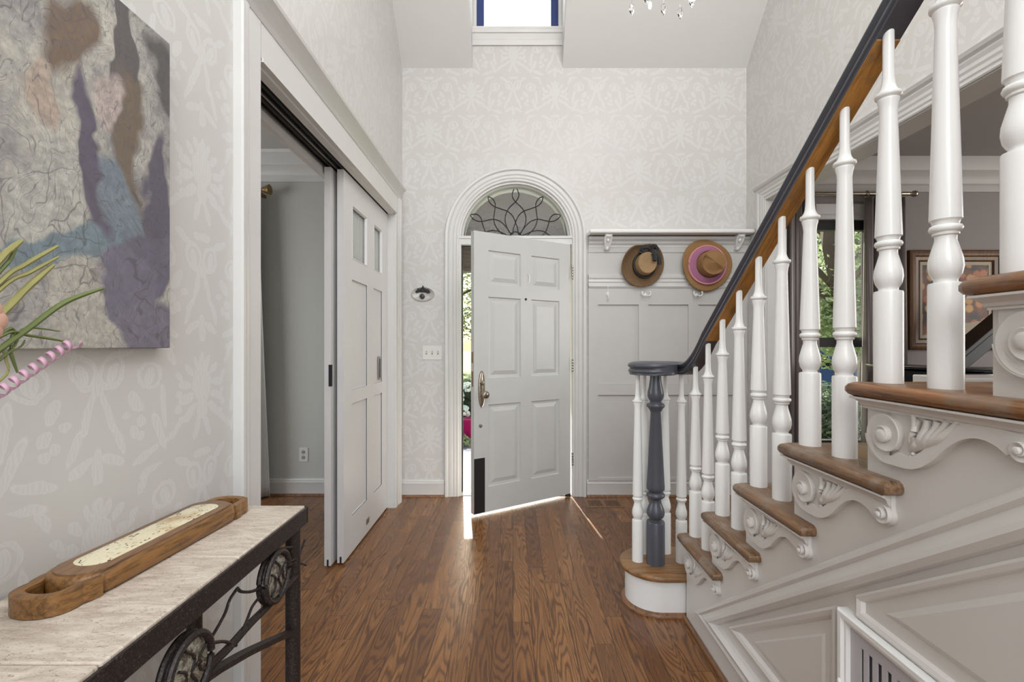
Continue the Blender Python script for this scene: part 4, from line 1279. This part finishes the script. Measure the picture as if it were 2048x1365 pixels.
def medmat():
    t = NT('carved_antique_glass')
    p = t.pos()[0]
    f = t.noise(p, 28, 3, 0.6, 2.5)
    c = t.ramp(f, [(0.35, srgb(92, 82, 70)), (0.5, srgb(150, 146, 132)), (0.58, srgb(196, 196, 184)), (0.7, srgb(120, 108, 92))])
    t.set(col=c, rough=0.22, metal=0.3)
    t.bump(f, 0.7, 0.004)
    return t.m
MED = medmat()
for px, py in ((541, 1153), (362, 1340)):
    c = fp(px, py, off=.012)
    r = .056
    ring = MB().tube([(c[0]+.006, c[1]+r*math.cos(a), c[2]+r*1.02*math.sin(a)) for a in [2*PI*i/40 for i in range(40)]], .0068, 8, True)
    ring.tube([(c[0]-.010, c[1]+r*math.cos(a), c[2]+r*1.02*math.sin(a)) for a in [2*PI*i/40 for i in range(40)]], .0068, 8, True)
    med = ring.build('medallion_ring', IRON, tb_)
    MB().lathe([(r-.004, -.006), (r-.004, .002), (r*.8, .006), (r*.4, .008), (.001, .009)], c, 36, 'x').build('medallion_disc', MED, med)
    b = MB()
    for pts in ([(-.02, .045), (.004, .02), (-.004, -.005), (.010, -.03), (.002, -.048)], [(-.036, .020), (-.018, .004), (-.022, -.022), (-.038, -.03)], [(.036, .022), (.018, .012), (.020, -.012), (.036, -.022)], [(-.004, .0), (.014, .004), (.022, .0)]):
        b.tube(smooth_path([(c[0]+.010, c[1]+a, c[2]+d) for a, d in pts], 6), .0028, 6)
    b.build('medallion_relief', IRON, med)

# ---------------------------------------------------------------- tray
tr = thing('wooden_tray', 'long carved wooden tray with loop handles and a cream resin inlay on the console', 'tray', (-.765, 1.02, TZ))
def trayM(a, b, d):   # a across, b along, slightly turned
    th = math.radians(4.0)
    x = a*math.cos(th)+b*math.sin(th); y = -a*math.sin(th)+b*math.cos(th)
    return (-.772+x, 1.018+y, TZ+.0005+d)
def pill(hw, hl, n=14, squash=.8):
    pts = []
    for i in range(n+1):
        a = PI*i/n; pts.append((hw*math.cos(a), (hl-hw*squash)+hw*squash*math.sin(a)))
    for i in range(n+1):
        a = PI+PI*i/n; pts.append((hw*math.cos(a), -(hl-hw*squash)+hw*squash*math.sin(a)))
    return pts
def shell(levels, m):
    vs = []; fs = []; n = len(levels[0][0])
    for p, z in levels: vs += [m(x, y, z) for x, y in p]
    for q in range(len(levels)-1):
        for i in range(n): j = (i+1) % n; fs.append((q*n+i, q*n+j, (q+1)*n+j, (q+1)*n+i))
    fs.append(tuple(reversed(range(n)))); fs.append(tuple((len(levels)-1)*n+i for i in range(n)))
    return MB().add(vs, fs)
hw, hl = .060, .206
shell([(pill(hw-.006, hl-.006), 0), (pill(hw, hl), .006), (pill(hw+.001, hl+.001), .022), (pill(hw-.002, hl-.002), .036), (pill(hw-.006, hl-.006), .0385)], trayM).build('tray_body', TRAYW, tr, ang=50)
shell([(pill(.050, .196), .038), (pill(.050, .196), .0415), (pill(.0475, .1935), .043)], trayM).build('raised_rim', TRAYT, tr, ang=50)
def resin():
    t = NT('cream_resin_inlay')
    p, x, y, z = t.pos()
    f = t.noise(p, 16, 3, 0.5)
    c = t.ramp(f, [(0.38, srgb(232, 224, 194)), (0.56, srgb(226, 214, 178)), (0.68, srgb(196, 168, 124))])
    s = t.noise(t.vec(t.M('MULTIPLY', x, 2.0), y, 3.0), 55, 3, 0.6, 1.5)
    c = t.mix(t.ramp(s, [(0.60, 0.0), (0.64, 0.9)]), c, srgb(66, 44, 26))
    t.set(col=c, rough=0.25)
    return t.m
shell([(pill(.0335, .166), .0425), (pill(.0335, .166), .0438), (pill(.032, .1645), .0442)], trayM).build('resin_inlay', resin(), tr, ang=50)
for s in (1, -1):
    L = .062
    pts = [(-.048, .180), (-.045, .198), (-.040, .208), (-.041, .222), (-.036, .238), (-.020, .248), (0, .251), (.020, .248), (.036, .238), (.041, .222), (.040, .208), (.045, .198), (.048, .180)]
    P = smooth_path([trayM(a, s*b, .019) for a, b in pts], 4)
    MB().sweep(P, [(-.011, -.018), (-.004, -.0185), (.008, -.015), (.010, 0), (.008, .014), (-.004, .0165), (-.011, .014)] if s > 0 else [(-.010, 0), (-.008, -.015), (.004, -.0185), (.011, -.018), (.011, .014), (.004, .0165), (-.008, .014)], (0, 0, 1)).build('handle', TRAYW, tr, ang=60)

# ---------------------------------------------------------------- large canvas: plain abstract stand-in
def canvas_mat():
    t = NT('abstract_crackle_canvas')
    p, x, y, z = t.pos()
    nz = t.n('ShaderNodeTexNoise'); nz.inputs['Scale'].default_value = 5; nz.inputs['Detail'].default_value = 3
    t.t.links.new(p, nz.inputs['Vector'])
    sp = t.n('ShaderNodeSeparateXYZ'); t.t.links.new(nz.outputs['Color'], sp.inputs[0])
    yy = t.M('ADD', y, t.M('MULTIPLY', t.M('SUBTRACT', sp.outputs[0], .5), .22))
    zz = t.M('ADD', z, t.M('MULTIPLY', t.M('SUBTRACT', sp.outputs[1], .5), .26))
    def blob(cy, cz, ry, rz, soft=.25, ang=0):
        ca, sa = math.cos(math.radians(ang)), math.sin(math.radians(ang))
        a0 = t.M('SUBTRACT', yy, cy); b0 = t.M('SUBTRACT', zz, cz)
        a = t.M('DIVIDE', t.M('ADD', t.M('MULTIPLY', a0, ca), t.M('MULTIPLY', b0, sa)), ry)
        b = t.M('DIVIDE', t.M('SUBTRACT', t.M('MULTIPLY', b0, ca), t.M('MULTIPLY', a0, sa)), rz)
        d = t.M('SQRT', t.M('ADD', t.M('MULTIPLY', a, a), t.M('MULTIPLY', b, b)))
        return t.M('DIVIDE', t.M('SUBTRACT', 1.0, d), soft, clamp=True)
    base = t.ramp(t.noise(p, 6, 5, 0.65), [(0.34, srgb(128, 124, 128)), (0.47, srgb(172, 170, 164)), (0.62, srgb(198, 196, 184))])
    c = base
    for (cy, cz, ry, rz, soft, ang, colr) in [
        (1.02, 1.90, .030, .22, .15, 0, (96, 92, 92)), (1.15, 1.88, .07, .12, .3, 20, (88, 86, 86)), (1.06, 1.68, .045, .18, .35, 15, (118, 104, 88)),
        (.90, 1.82, .06, .14, .35, -10, (122, 104, 88)), (.86, 1.68, .04, .06, .3, 0, (184, 168, 154)), (1.0, 1.74, .028, .045, .3, 0, (188, 174, 168)),
        (.89, 1.52, .085, .12, .2, 8, (186, 186, 178)), (1.045, 1.52, .075, .14, .18, 15, (126, 138, 148)), (.93, 1.43, .15, .04, .2, 8, (124, 142, 150)), (.975, 1.60, .028, .19, .25, 12, (98, 92, 108)),
        (1.14, 1.52, .040, .22, .25, -10, (96, 92, 106)), (1.12, 1.42, .095, .07, .2, -20, (106, 102, 118)), (1.05, 1.35, .10, .085, .15, 12, (118, 114, 130)), (1.13, 1.26, .12, .10, .2, 0, (122, 118, 132)),
        (.93, 1.30, .085, .11, .25, -12, (186, 182, 172))]:
        fill = t.mix(t.noise(p, 30, 3), srgb(*mul(colr, .86)), srgb(*[min(255, v*1.14) for v in colr]))
        c = t.mix(blob(cy, cz, ry, rz, soft, ang), c, fill)
    # flowing dark contour strokes
    fl_ = t.noise(t.vec(t.M('MULTIPLY', yy, 10.0), t.M('MULTIPLY', zz, 3.5), 1.0), 1.6, 2, .5, .6)
    lines = t.M('SINE', t.M('MULTIPLY', fl_, 90.0))
    lm = t.ramp(lines, [(.93, 0.0), (.99, 1.0)])
    c = t.mix(t.M('MULTIPLY', lm, .5), c, srgb(74, 70, 80))
    vo = t.n('ShaderNodeTexVoronoi', feature='DISTANCE_TO_EDGE'); vo.inputs['Scale'].default_value = 15
    t.t.links.new(t.vec(0.0, yy, zz), vo.inputs['Vector'])
    cr = t.ramp(vo.outputs['Distance'], [(0.0, 1.0), (0.022, 0.0)])
    cm = t.ramp(t.noise(p, 4, 2), [(.48, 0.0), (.58, 1.0)])
    c = t.mix(t.M('MULTIPLY', t.M('MULTIPLY', cr, cm), .75), c, srgb(88, 84, 84))
    c = t.mix(t.ramp(t.noise(p, 70, 4, .7), [(.42, .35), (.60, 0.0)]), c, srgb(104, 100, 104))
    t.set(col=c, rough=0.6)
    return t.m
o = MB().box(-.899, -.868, .02, 1.19, 1.222, 1.992).build('canvas_print', canvas_mat(), bevel=.002)
tag(o, 'large unframed canvas in cream, slate blue and purple on the left wall above the console', 'painting')

# ---------------------------------------------------------------- flower arrangement at the left edge
fa = thing('flower_arrangement', 'bundle of long green stems and curled pink ribbon reaching in at the left edge', 'flower arrangement', (-.76, .50, TZ))
MB().lathe([(.040, 0), (.055, .01), (.068, .08), (.060, .16), (.034, .22), (.030, .25), (.036, .262), (.032, .262), (.026, .25)], (-.76, .50, TZ+.0005), 28).build('vase', plain('vase_ceramic', srgb(200, 204, 200), .2), fa)
def G(px, py, Y): return ((px-CX)/F*Y, Y, CZ-(py-CY0)/F*Y)
STEM1 = plain('stem_green', srgb(98, 112, 58), .5, var=.15, scale=30)
STEM2 = plain('stem_olive', srgb(146, 142, 86), .5, var=.15, scale=30)
base = (-.76, .50, 1.0)
for (pts, r, m_) in [([(0, 699), (60, 655), (130, 605), (206, 577)], .0042, STEM1), ([(0, 565), (50, 530), (116, 492)], .0034, STEM2), ([(0, 632), (50, 580), (107, 530)], .0048, STEM2),
                 ([(0, 521), (20, 500), (44, 481)], .0042, STEM2), ([(0, 579), (60, 545), (117, 514)], .003, STEM2), ([(0, 543), (20, 520), (36, 487)], .0026, STEM1),
                 ([(0, 674), (60, 672), (139, 685)], .0024, STEM1), ([(0, 720), (30, 690), (50, 657), (120, 663)], .0018, STEM1), ([(15, 660), (20, 700), (35, 746)], .0024, STEM1),
                 ([(0, 716), (40, 695), (50, 680)], .0014, STEM1), ([(2, 760), (12, 720), (0, 690)], .0018, STEM2)]:
    P = [G(a, b, .67+.0007*a) for a, b in pts]
    P = [base, ((base[0]+P[0][0])/2, (base[1]+P[0][1])/2, (1.0+P[0][2])/2+.03)]+P
    P = smooth_path(P, 6); n = len(P)
    MB().tube(P, r, 6, scales=[1.0 if i < n*.8 else 1-.55*(i-n*.8)/(n*.2) for i in range(n)]).build('stem', m_, fa)
vs = []; fs = []
Pa = Vector(G(-60, 825, .60)); Pb = Vector(G(147, 683, .74)); ax = (Pb-Pa); n = 240
s1 = ax.normalized().cross(Vector((0, 0, 1))).normalized(); s2 = s1.cross(ax.normalized())
for i in range(n+1):
    t_ = i/n; a = 2*PI*11*t_; c = Pa+ax*t_; rr = .0080*(1 if t_ < .95 else 1+(t_-.95)*10)
    q = c+(s1*math.cos(a)+s2*math.sin(a))*rr
    wv = ax.normalized()*.0034
    vs += [q-wv, q+wv]
for i in range(n): fs.append((2*i, 2*i+1, 2*i+3, 2*i+2))
o = MB().add(vs, fs).build('curled_ribbon', plain('pink_ribbon', srgb(196, 156, 176), .45), fa, recalc=False, ang=180)
s = o.modifiers.new('thickness', 'SOLIDIFY'); s.thickness = .0008
mb = MB()
for i in range(7):
    a = i*2*PI/7; c = Vector(G(-42, 640, .62)); mb.ball((c.x+.004, c.y+.018*math.cos(a), c.z+.018*math.sin(a)), (.006, .014, .014))
mb.build('blossom', plain('peach_petal', srgb(214, 170, 150), .6), fa)

# ---------------------------------------------------------------- chandelier
ch = thing('chandelier', 'crystal chandelier, only its lowest bright drops showing at the top', 'chandelier', (.69, 2.0, 2.66))
cx_, cy_, cz_ = .69, 2.0, 2.715
MB().lathe([(.001, .10), (.02, .11), (.028, .14), (.012, .18), (.03, .22), (.045, .27), (.02, .32), (.012, .40), (.02, .46), (.008, .5), (.008, 2.30), (.05, 2.31), (.055, 2.34)], (cx_, cy_, cz_), 20).build('stem', BRASS, ch)
CRY = NT('crystal'); CRY.set(col=(1, 1, 1), rough=0.02, trans=1.0, ior=1.5); CRY = CRY.m
BULB = NT('lit_bulb'); BULB.set(col=(1, 1, 1), emc=(1, .95, .86), ems=14.0); BULB = BULB.m
for i in range(6):
    a = 2*PI*i/6+.35
    e = Vector((math.cos(a), math.sin(a), 0))
    P = smooth_path([Vector((cx_, cy_, cz_+.2))+e*q[0]+Vector((0, 0, q[1])) for q in ((.02, 0), (.10, -.06), (.20, -.04), (.26, .03), (.26, .06))], 6)
    MB().tube(P, .006, 8).build('arm', BRASS, ch)
    p = P[-1]
    MB().lathe([(.002, -.01), (.03, 0), (.034, .008), (.014, .012), (.012, .07), (.010, .072)], tuple(p), 14).build('candle_cup', GLOSSW, ch)
    MB().ball((p.x, p.y, p.z+.10), (.016, .016, .03)).build('bulb_or_glint', BULB, ch)
def drop(x, y, z, s=1.0):
    return MB().lathe([(.001, 0), (.010*s, .016*s), (.015*s, .032*s), (.012*s, .044*s), (.003*s, .054*s), (.001, .075*s)], (x, y, z), 6)
for i in range(12):
    a = 2*PI*i/12+.1; r = .12 if i % 2 else .235
    drop(cx_+r*math.cos(a), cy_+r*math.sin(a), cz_+(.0 if i % 2 else .05), 1.0).build('crystal_drop', CRY, ch, smooth=False)
MB().ball((.765, 2.0, 2.72), (.022, .022, .024)).build('bulb_or_glint', BULB, ch)
MB().ball((.583, 2.0, 2.675), (.007, .007, .016)).build('bulb_or_glint', BULB, ch)  # crystal drop made to glow, its sparkle put in as emission
l = bpy.data.lights.new('chandelier_glow', 'POINT'); l.energy = 14; l.shadow_soft_size = .25; l.color = (1, .93, .84)
o = bpy.data.objects.new('chandelier_glow', l); COL.objects.link(o); o.location = (cx_, cy_, cz_+.72); o.parent = ch; o.matrix_parent_inverse = Matrix.Translation(ch.location).inverted()

# ================================================================ dining room things
struct(MB().plate(rect(2.33, 2.99, .36, 2.27), mXZ(3.93), 0, -.06, holes=[rect(2.40, 2.96, 1.29, 2.19), rect(2.40, 2.96, .43, 1.21)]).build('window_3', MBLACK, smooth=False))
w3 = bpy.data.objects['window_3']
MB().box(2.40, 2.96, 3.955, 3.958, .43, 2.19).build('glass_pane', PANE, w3, smooth=False)
MB().box(2.715, 2.728, 3.94, 3.965, .43, 2.19).build('muntin', GLOSSW, w3, smooth=False)
MB().mould([(2.33, 2.27), (2.92, 2.27)], [(0, 0), (0, .02), (.03, .024), (.04, .018), (.07, .03), (.12, .034), (.13, 0)], mXZ(3.90)).mould([(2.92, .30), (2.92, 2.27)], [(-o, d) for o, d in [(0, 0), (0, .02), (.07, .02), (.08, 0)]], mXZ(3.90)).build('head_casing', TRIMW, w3, ang=20)
SAT = NT('grey_satin'); SAT.set(col=srgb(118, 110, 106), rough=0.36, metal=0.25, sheen=0.3); SAT = SAT.m
rod = thing('curtain_rod', 'bronze curtain rod with leaf finial above the dining room window', 'curtain rod', (2.75, 3.80, 2.45))
MB().tube([(2.05, 3.80, 2.452), (3.20, 3.80, 2.452)], .017, 14).build('pole', SATIN, rod)
MB().lathe([(.002, 0), (.016, .006), (.012, .018), (.022, .03), (.027, .045), (.022, .062), (.010, .078), (.001, .086)], (3.20, 3.80, 2.452), 16, 'x').build('finial', SATIN, rod)
for x in (2.42, 2.86, 3.12):
    MB().tube([(x, 3.80+.026*math.cos(a), 2.448+.026*math.sin(a)) for a in [2*PI*i/16 for i in range(16)]], .0045, 6, True).build('ring', SATIN, rod)
MB().box(3.16, 3.175, 3.80, 3.898, 2.44, 2.464).build('bracket', SATIN, rod)
curtain('drape', 2.12, 2.50, 3.80, .05, 2.42, 5, .035, SAT, 'grey satin drape covering the left side of the dining window', 'curtain', 'grey satin drapes', gather=lambda t: 1.0-.25*t, seed=3)
curtain('drape', 2.84, 3.20, 3.80, .05, 2.42, 5, .036, SAT, 'grey satin drape on the right of the dining window beside the framed picture', 'curtain', 'grey satin drapes', gather=lambda t: 1.0-.08*t, seed=8)
# framed picture
fr = thing('framed_painting', 'autumn flower still life in a wide gilt frame on the dining room wall', 'painting', (3.70, 3.89, 1.6))
kx = lambda px: (px-CX)/F*3.86
kz_ = lambda py: CZ-(py-CY0)/F*3.86
fx0, fx1, fz0, fz1 = kx(1822), kx(2014), kz_(700), kz_(500)
FP = [(0, 0), (0, .030), (.012, .038), (.028, .030), (.045, .032), (.055, .022), (.080, .018), (.088, .024), (.094, .012), (.094, 0)]
MB().mould(rect(fx0, fx1, fz0, fz1), FP, mXZ(3.899), True).build('frame', GILT, fr, ang=20)
MB().mould(rect(fx0+.094, fx1-.094, fz0+.094, fz1-.094), [(0, 0), (0, .010), (.026, .008), (.026, 0)], mXZ(3.899), True).build('liner', plain('linen_liner', srgb(186, 176, 158), .8), fr, ang=20)
def still():
    t = NT('autumn_still_life')
    p, x, y, z = t.pos()
    ct = t.vec(x, 0.0, z)
    v1 = t.n('ShaderNodeTexVoronoi', voronoi_dimensions='2D'); v1.inputs['Scale'].default_value = 15; t.t.links.new(t.vec(x, z, 0.0), v1.inputs['Vector'])
    sp = t.n('ShaderNodeSeparateXYZ'); t.t.links.new(v1.outputs['Color'], sp.inputs[0])
    flower = t.ramp(v1.outputs['Distance'], [(.38, 1.0), (.60, 0.0)])
    pick = t.ramp(sp.outputs[0], [(.24, 0.0), (.28, 1.0)])
    fc = t.ramp(sp.outputs[1], [(.0, srgb(156, 78, 44)), (.5, srgb(186, 120, 62)), (1.0, srgb(204, 156, 92))])
    bgc = t.ramp(t.noise(ct, 5, 4), [(.4, srgb(48, 30, 20)), (.62, srgb(128, 66, 30))])
    c = t.mix(t.M('MULTIPLY', flower, pick), bgc, fc)
    low = t.M('LESS_THAN', t.M('ADD', z, t.M('MULTIPLY', t.noise(ct, 9, 2), .14)), 1.48)
    rt = t.M('GREATER_THAN', x, 3.60)
    c = t.mix(t.M('MULTIPLY', low, rt), c, srgb(152, 134, 110))
    t.set(col=c, rough=.5)
    return t.m
MB().plate(rect(fx0+.118, fx1-.118, fz0+.118, fz1-.118), mXZ(3.899), 0, .005).build('canvas', still(), fr, smooth=False)
# grand piano
pn = thing('grand_piano', 'black grand piano with raised lid seen behind the upper balusters', 'piano', (3.5, 3.3, 0))
MB().plate([(2.78, 2.98), (3.9, 2.95), (4.3, 3.1), (4.35, 3.5), (3.6, 3.62), (2.9, 3.66), (2.72, 3.5), (2.72, 3.1)], mXY(0), .96, 1.06).build('rim', BLACK, pn, bevel=.012)
MB().plate([(2.72, 2.96), (3.0, 2.94), (3.0, 3.66), (2.74, 3.66), (2.70, 3.5), (2.70, 3.1)], mXY(0), 1.066, 1.082).build('front_lid', BLACK, pn, bevel=.006)
MB().plate([(2.76, 3.0), (3.9, 2.97), (3.9, 3.6), (2.9, 3.64)], mXY(0), .90, .955).build('key_bed', BLACK, pn, bevel=.008)
def mL(a, b, d):
    th = math.radians(40)
    return (3.28+a*math.cos(th)-d*math.sin(th), b, 1.082+a*math.sin(th)+d*math.cos(th))
MB().plate([(0, 3.48), (.9, 3.48), (1.0, 3.62), (0, 3.64)], mL, 0, .035).build('lid', MBLACK, pn, bevel=.006)
MB().plate([(0.02, 3.50), (.9, 3.50), (.9, 3.56), (.02, 3.56)], mL, -.09, -.01).build('lid_edge', MBLACK, pn, bevel=.004)
for x, y in ((2.95, 3.08), (2.95, 3.56), (4.1, 3.3)):
    MB().lathe([(.05, 0), (.03, .04), (.035, .3), (.055, .88), (.06, .9)], (x, y, 0), 16).build('leg', BLACK, pn)
sb = thing('sideboard', 'low cream painted cabinet top glimpsed just above the stair tread, in front of the piano', 'cabinet', (2.95, 2.68, 0))
MB().box(2.46, 3.5, 2.55, 2.82, .08, .99).build('body', PANELC, sb, bevel=.004)
MB().box(2.42, 3.54, 2.52, 2.85, .99, 1.05).build('top_board', PANELC, sb, bevel=.008)
for x in (2.50, 3.46):
    for y in (2.58, 2.79): MB().lathe([(.02, 0), (.03, .08)], (x, y, 0), 12).build('leg', PANELC, sb)
# study curtain and rod end
rd = thing('curtain_rod', 'gold curtain rod end on the wall of the room behind the sliding doors', 'curtain rod', (-2.4, 3.74, 2.46))
MB().tube([(-3.6, 3.74, 2.465), (-1.99, 3.74, 2.465)], .014, 12).build('pole', BRASS, rd)
MB().lathe([(.018, 0), (.026, .010), (.026, .02), (.034, .03), (.040, .05), (.042, .055)], (-1.99, 3.74, 2.465), 12, 'x').build('finial', BRASS, rd)
MB().box(-2.04, -2.02, 3.74, 3.849, 2.43, 2.455).box(-2.045, -2.015, 3.715, 3.765, 2.425, 2.445).build('bracket', BRASS, rd)
curtain('drape', -3.2, -1.925, 3.74, .015, 2.44, 9, .035, CURT, 'white floor-length curtain in the room behind the sliding doors', 'curtain', gather=lambda t: 1.0-.13*t, seed=5)

# ================================================================ dormer diffuser sheet, added against direct sun
_b = MB().plate(rect(wx0+.066, wx1-.066, wz0+.01, wz1), mXZ(YB+.066), 0, .001).build('sun_diffuser', tb.m, smooth=False)
tag(_b, 'bright white diffuser sheet added in the high dormer window against direct sun', 'diffuser')

# ================================================================ outside
GR = NT('lawn_grass'); _p = GR.pos()[0]
GR.set(col=GR.ramp(GR.noise(_p, 3, 4, .7), [(.35, srgb(98, 114, 62)), (.6, srgb(142, 158, 90))]), rough=.9); GR = GR.m
struct(MB().box(-60, 80, 5.9, 120, -.5, -.30).build('ground', GR, smooth=False))
struct(MB().box(-60, 80, 74, 80, -.30, -.28).build('road', plain('pale_road', srgb(150, 150, 148), .9), smooth=False))
PORCH = plain('porch_concrete', srgb(205, 200, 196), .8, scale=4, var=.06)
struct(MB().box(-2.2, 7.0, 3.985, 5.0, -.4, -.004).build('porch_floor', PORCH, smooth=False))
struct(MB().box(-2.6, 2.0, 5.0, 5.95, -.4, -.10).build('porch_step', plain('slate_boards', srgb(88, 90, 100), .7), smooth=False))
SL = NT('boardwalk'); _p, _x, _y, _z = SL.pos()
_g = SL.M('LESS_THAN', SL.M('FRACT', SL.M('DIVIDE', _y, .14)), .08)
SL.set(col=SL.mix(_g, srgb(92, 94, 104), srgb(34, 34, 38)), rough=.7); SL = SL.m
struct(MB().box(-1.25, 1.0, 5.95, 9.6, -.4, -.12).build('garden_path', SL, smooth=False))
PC = wood('porch_ceiling_wood', srgb(74, 68, 66), srgb(116, 108, 104), 'x', .7)
struct(MB().box(-6, 2.6, 3.985, 5.75, 2.60, 2.70).build('porch_ceiling', PC, smooth=False))
struct(MB().box(-6, 2.6, 5.55, 5.70, 2.10, 2.60).build('porch_beam', PC, smooth=False))
def leafmat(name, c1, c2):
    t = NT(name); p = t.pos()[0]
    c = t.mix(t.noise(p, 2.2, 3, .7), c1, c2)
    t.set(col=c, rough=.6)
    tl = t.n('ShaderNodeBsdfTranslucent'); t.t.links.new(c, tl.inputs[0])
    mx = t.n('ShaderNodeMixShader'); mx.inputs[0].default_value = .45
    t.t.links.new(t.b.outputs[0], mx.inputs[1]); t.t.links.new(tl.outputs[0], mx.inputs[2])
    t.t.links.new(mx.outputs[0], t.t.nodes['Material Output'].inputs[0])
    return t.m
LEAFM = [leafmat('leaf_green', srgb(104, 124, 84), srgb(192, 202, 156)), leafmat('leaf_dark', srgb(50, 66, 54), srgb(124, 142, 110))]
BARK = plain('bark', srgb(84, 70, 58), .9, bump=.6, bs=14)
def leaves(mb, c, r, n, size, rnd):
    vs = []; fs = []
    for i in range(n):
        u = rnd.uniform(-1, 1); a = rnd.uniform(0, 2*PI); q = rnd.random()**.45
        s = math.sqrt(1-u*u)
        p = Vector((c[0]+r[0]*q*s*math.cos(a), c[1]+r[1]*q*s*math.sin(a), c[2]+r[2]*q*u))
        d1 = Vector((rnd.uniform(-1, 1), rnd.uniform(-1, 1), rnd.uniform(-.6, .6))).normalized()
        d2 = d1.cross(Vector((rnd.uniform(-1, 1), rnd.uniform(-1, 1), rnd.uniform(-1, 1)))).normalized()
        k = size*rnd.uniform(.6, 1.3)
        b = len(vs)
        vs += [p-d1*k, p+d2*k*.45, p+d1*k, p-d2*k*.45]; fs.append((b, b+1, b+2, b+3))
    mb.add(vs, fs)
def tree(x, y, h, cr, label, mi, n=3200, size=.13, seed=1, low=.25):
    rnd = random.Random(seed)
    t = thing('tree', label, 'tree', (x, y, -.3), 'trees across the front garden')
    tk = MB().tube(smooth_path([(x, y, -.3), (x+.1, y, h*.3), (x-.1, y+.1, h*.6), (x, y, h*.85)], 5), .16*h/7, 8, scales=None)
    for i in range(6):
        a = rnd.uniform(0, 2*PI); z = h*rnd.uniform(.3, .65)
        tk.tube(smooth_path([(x, y, z), (x+cr*.4*math.cos(a), y+cr*.4*math.sin(a), z+.5), (x+cr*.8*math.cos(a), y+cr*.8*math.sin(a), z+1.0)], 4), .05, 6)
    tk.build('trunk', BARK, t)
    mb = MB()
    for i in range(9):
        a = rnd.uniform(0, 2*PI); q = rnd.uniform(.2, .75)*cr
        leaves(mb, (x+q*math.cos(a), y+q*math.sin(a), h*(low+(.95-low)*rnd.random())), (cr*.55, cr*.55, h*.16), n//9, size, rnd)
    mb.build('foliage', LEAFM[mi], t, recalc=False, smooth=False)
tree(-2.7, 15, 7.0, 2.4, 'leafy tree glimpsed through the gap of the front door', 0, 14000, .065, 2)
tree(-5.0, 27, 9.5, 4.0, 'larger darker tree behind the one in the front door gap', 1, 9000, .13, 3, .2)
tree(5.8, 8.4, 5.5, 1.5, 'leafy tree filling the dining room window', 0, 9000, .07, 4, .12)
tree(13.6, 18.5, 9.0, 3.6, 'dark tree behind the foliage in the dining window', 1, 7000, .15, 5, .1)
tree(8.6, 11.6, 6.0, 1.5, 'second pale green tree in the right part of the dining window', 0, 4500, .11, 6, .25)
for i, (x, y, h, cr, mi) in enumerate(((-18, 90, 16, 8, 1), (2, 92, 15, 8, 0), (-38, 90, 17, 8, 0), (22, 60, 16, 8, 1), (42, 50, 16, 8, 0), (62, 80, 18, 9, 1))):
    tree(x, y, h, cr, ['distant dark tree beyond the road', 'distant green tree beyond the road', 'distant pale tree at the far left of the road', 'distant dark tree to the right of the lawn', 'distant green tree right of the driveway', 'tallest distant dark tree at the far right'][i], mi, 5000, .7, 20+i, .05)
def shrub(x, y, z, r, label, mi, n, size, seed, flowers=None):
    rnd = random.Random(seed)
    t = thing('shrub', label, 'shrub', (x, y, z))
    mb = MB(); leaves(mb, (x, y, z+r[2]*.9), r, n, size, rnd); mb.build('foliage', LEAFM[mi], t, recalc=False, smooth=False)
    if flowers:
        for (dx, dy, dz, q) in flowers:
            b = MB()
            for i in range(26):
                u = rnd.uniform(-1, 1); a = rnd.uniform(0, 2*PI); s = math.sqrt(1-u*u)
                b.ball((x+dx+q*s*math.cos(a), y+dy+q*s*math.sin(a), z+dz+q*u*.8), q*.34, 6, 4)
            b.build('flower_head', FLW, t)
    return t
FLW = plain('hydrangea_white', srgb(222, 232, 222), .8)
shrub(-.86, 7.25, -.25, (.42, .30, .55), 'white-flowered hydrangea bush beside the garden path', 1, 2600, .055, 31, [(.06, -.36, .72, .085), (.13, -.38, .50, .09), (-.06, -.40, .60, .08), (.18, -.25, .85, .07), (.02, -.41, .36, .07), (-.2, -.3, .8, .08)])
shrub(-.80, 6.35, -.28, (.30, .25, .16), 'low green border plant at the edge of the path', 0, 900, .04, 33)
pt = thing('flower_pot', 'magenta plant pot among the green leaves beside the path', 'flower pot', (-.60, 6.68, -.12))
MB().lathe([(.07, 0), (.10, .02), (.13, .26), (.145, .28), (.145, .31), (.12, .31), (.11, .27)], (-.60, 6.66, -.12), 20).build('pot', plain('magenta_glaze', srgb(168, 24, 96), .3), pt)
shrub(4.35, 6.35, -.3, (.9, .5, .55), 'dark clipped shrub below the dining room window', 1, 5000, .05, 35)
# blue car on the drive
car = thing('car', 'blue car parked outside, seen low through the dining window', 'car', (8.4, 12.0, -.3))
def mC(y0): return lambda a, b, d: (5.4+a, y0+d, -.3+b)
CARB = plain('car_blue', srgb(60, 84, 140), .2, var=.02)
MB().plate([(0, .25), (.05, .7), (.9, .85), (1.5, 1.38), (2.9, 1.42), (3.7, .95), (4.3, .88), (4.4, .3), (3.9, .25), (3.7, .5), (3.2, .5), (3.0, .25), (1.4, .25), (1.2, .5), (.7, .5), (.5, .25)], mC(12.6), 0, 1.7).build('car_body', CARB, car, bevel=.05)
MB().plate([(1.15, .9), (1.62, 1.31), (2.8, 1.34), (3.4, .95)], mC(12.59), -.005, .01).build('car_window', BLACK, car, smooth=False)
for x in (.95, 3.45): MB().lathe([(.2, -.1), (.32, -.08), (.33, .08), (.2, .1)], (5.4+x, 12.65, .02), 20, 'y').build('wheel', MBLACK, car)
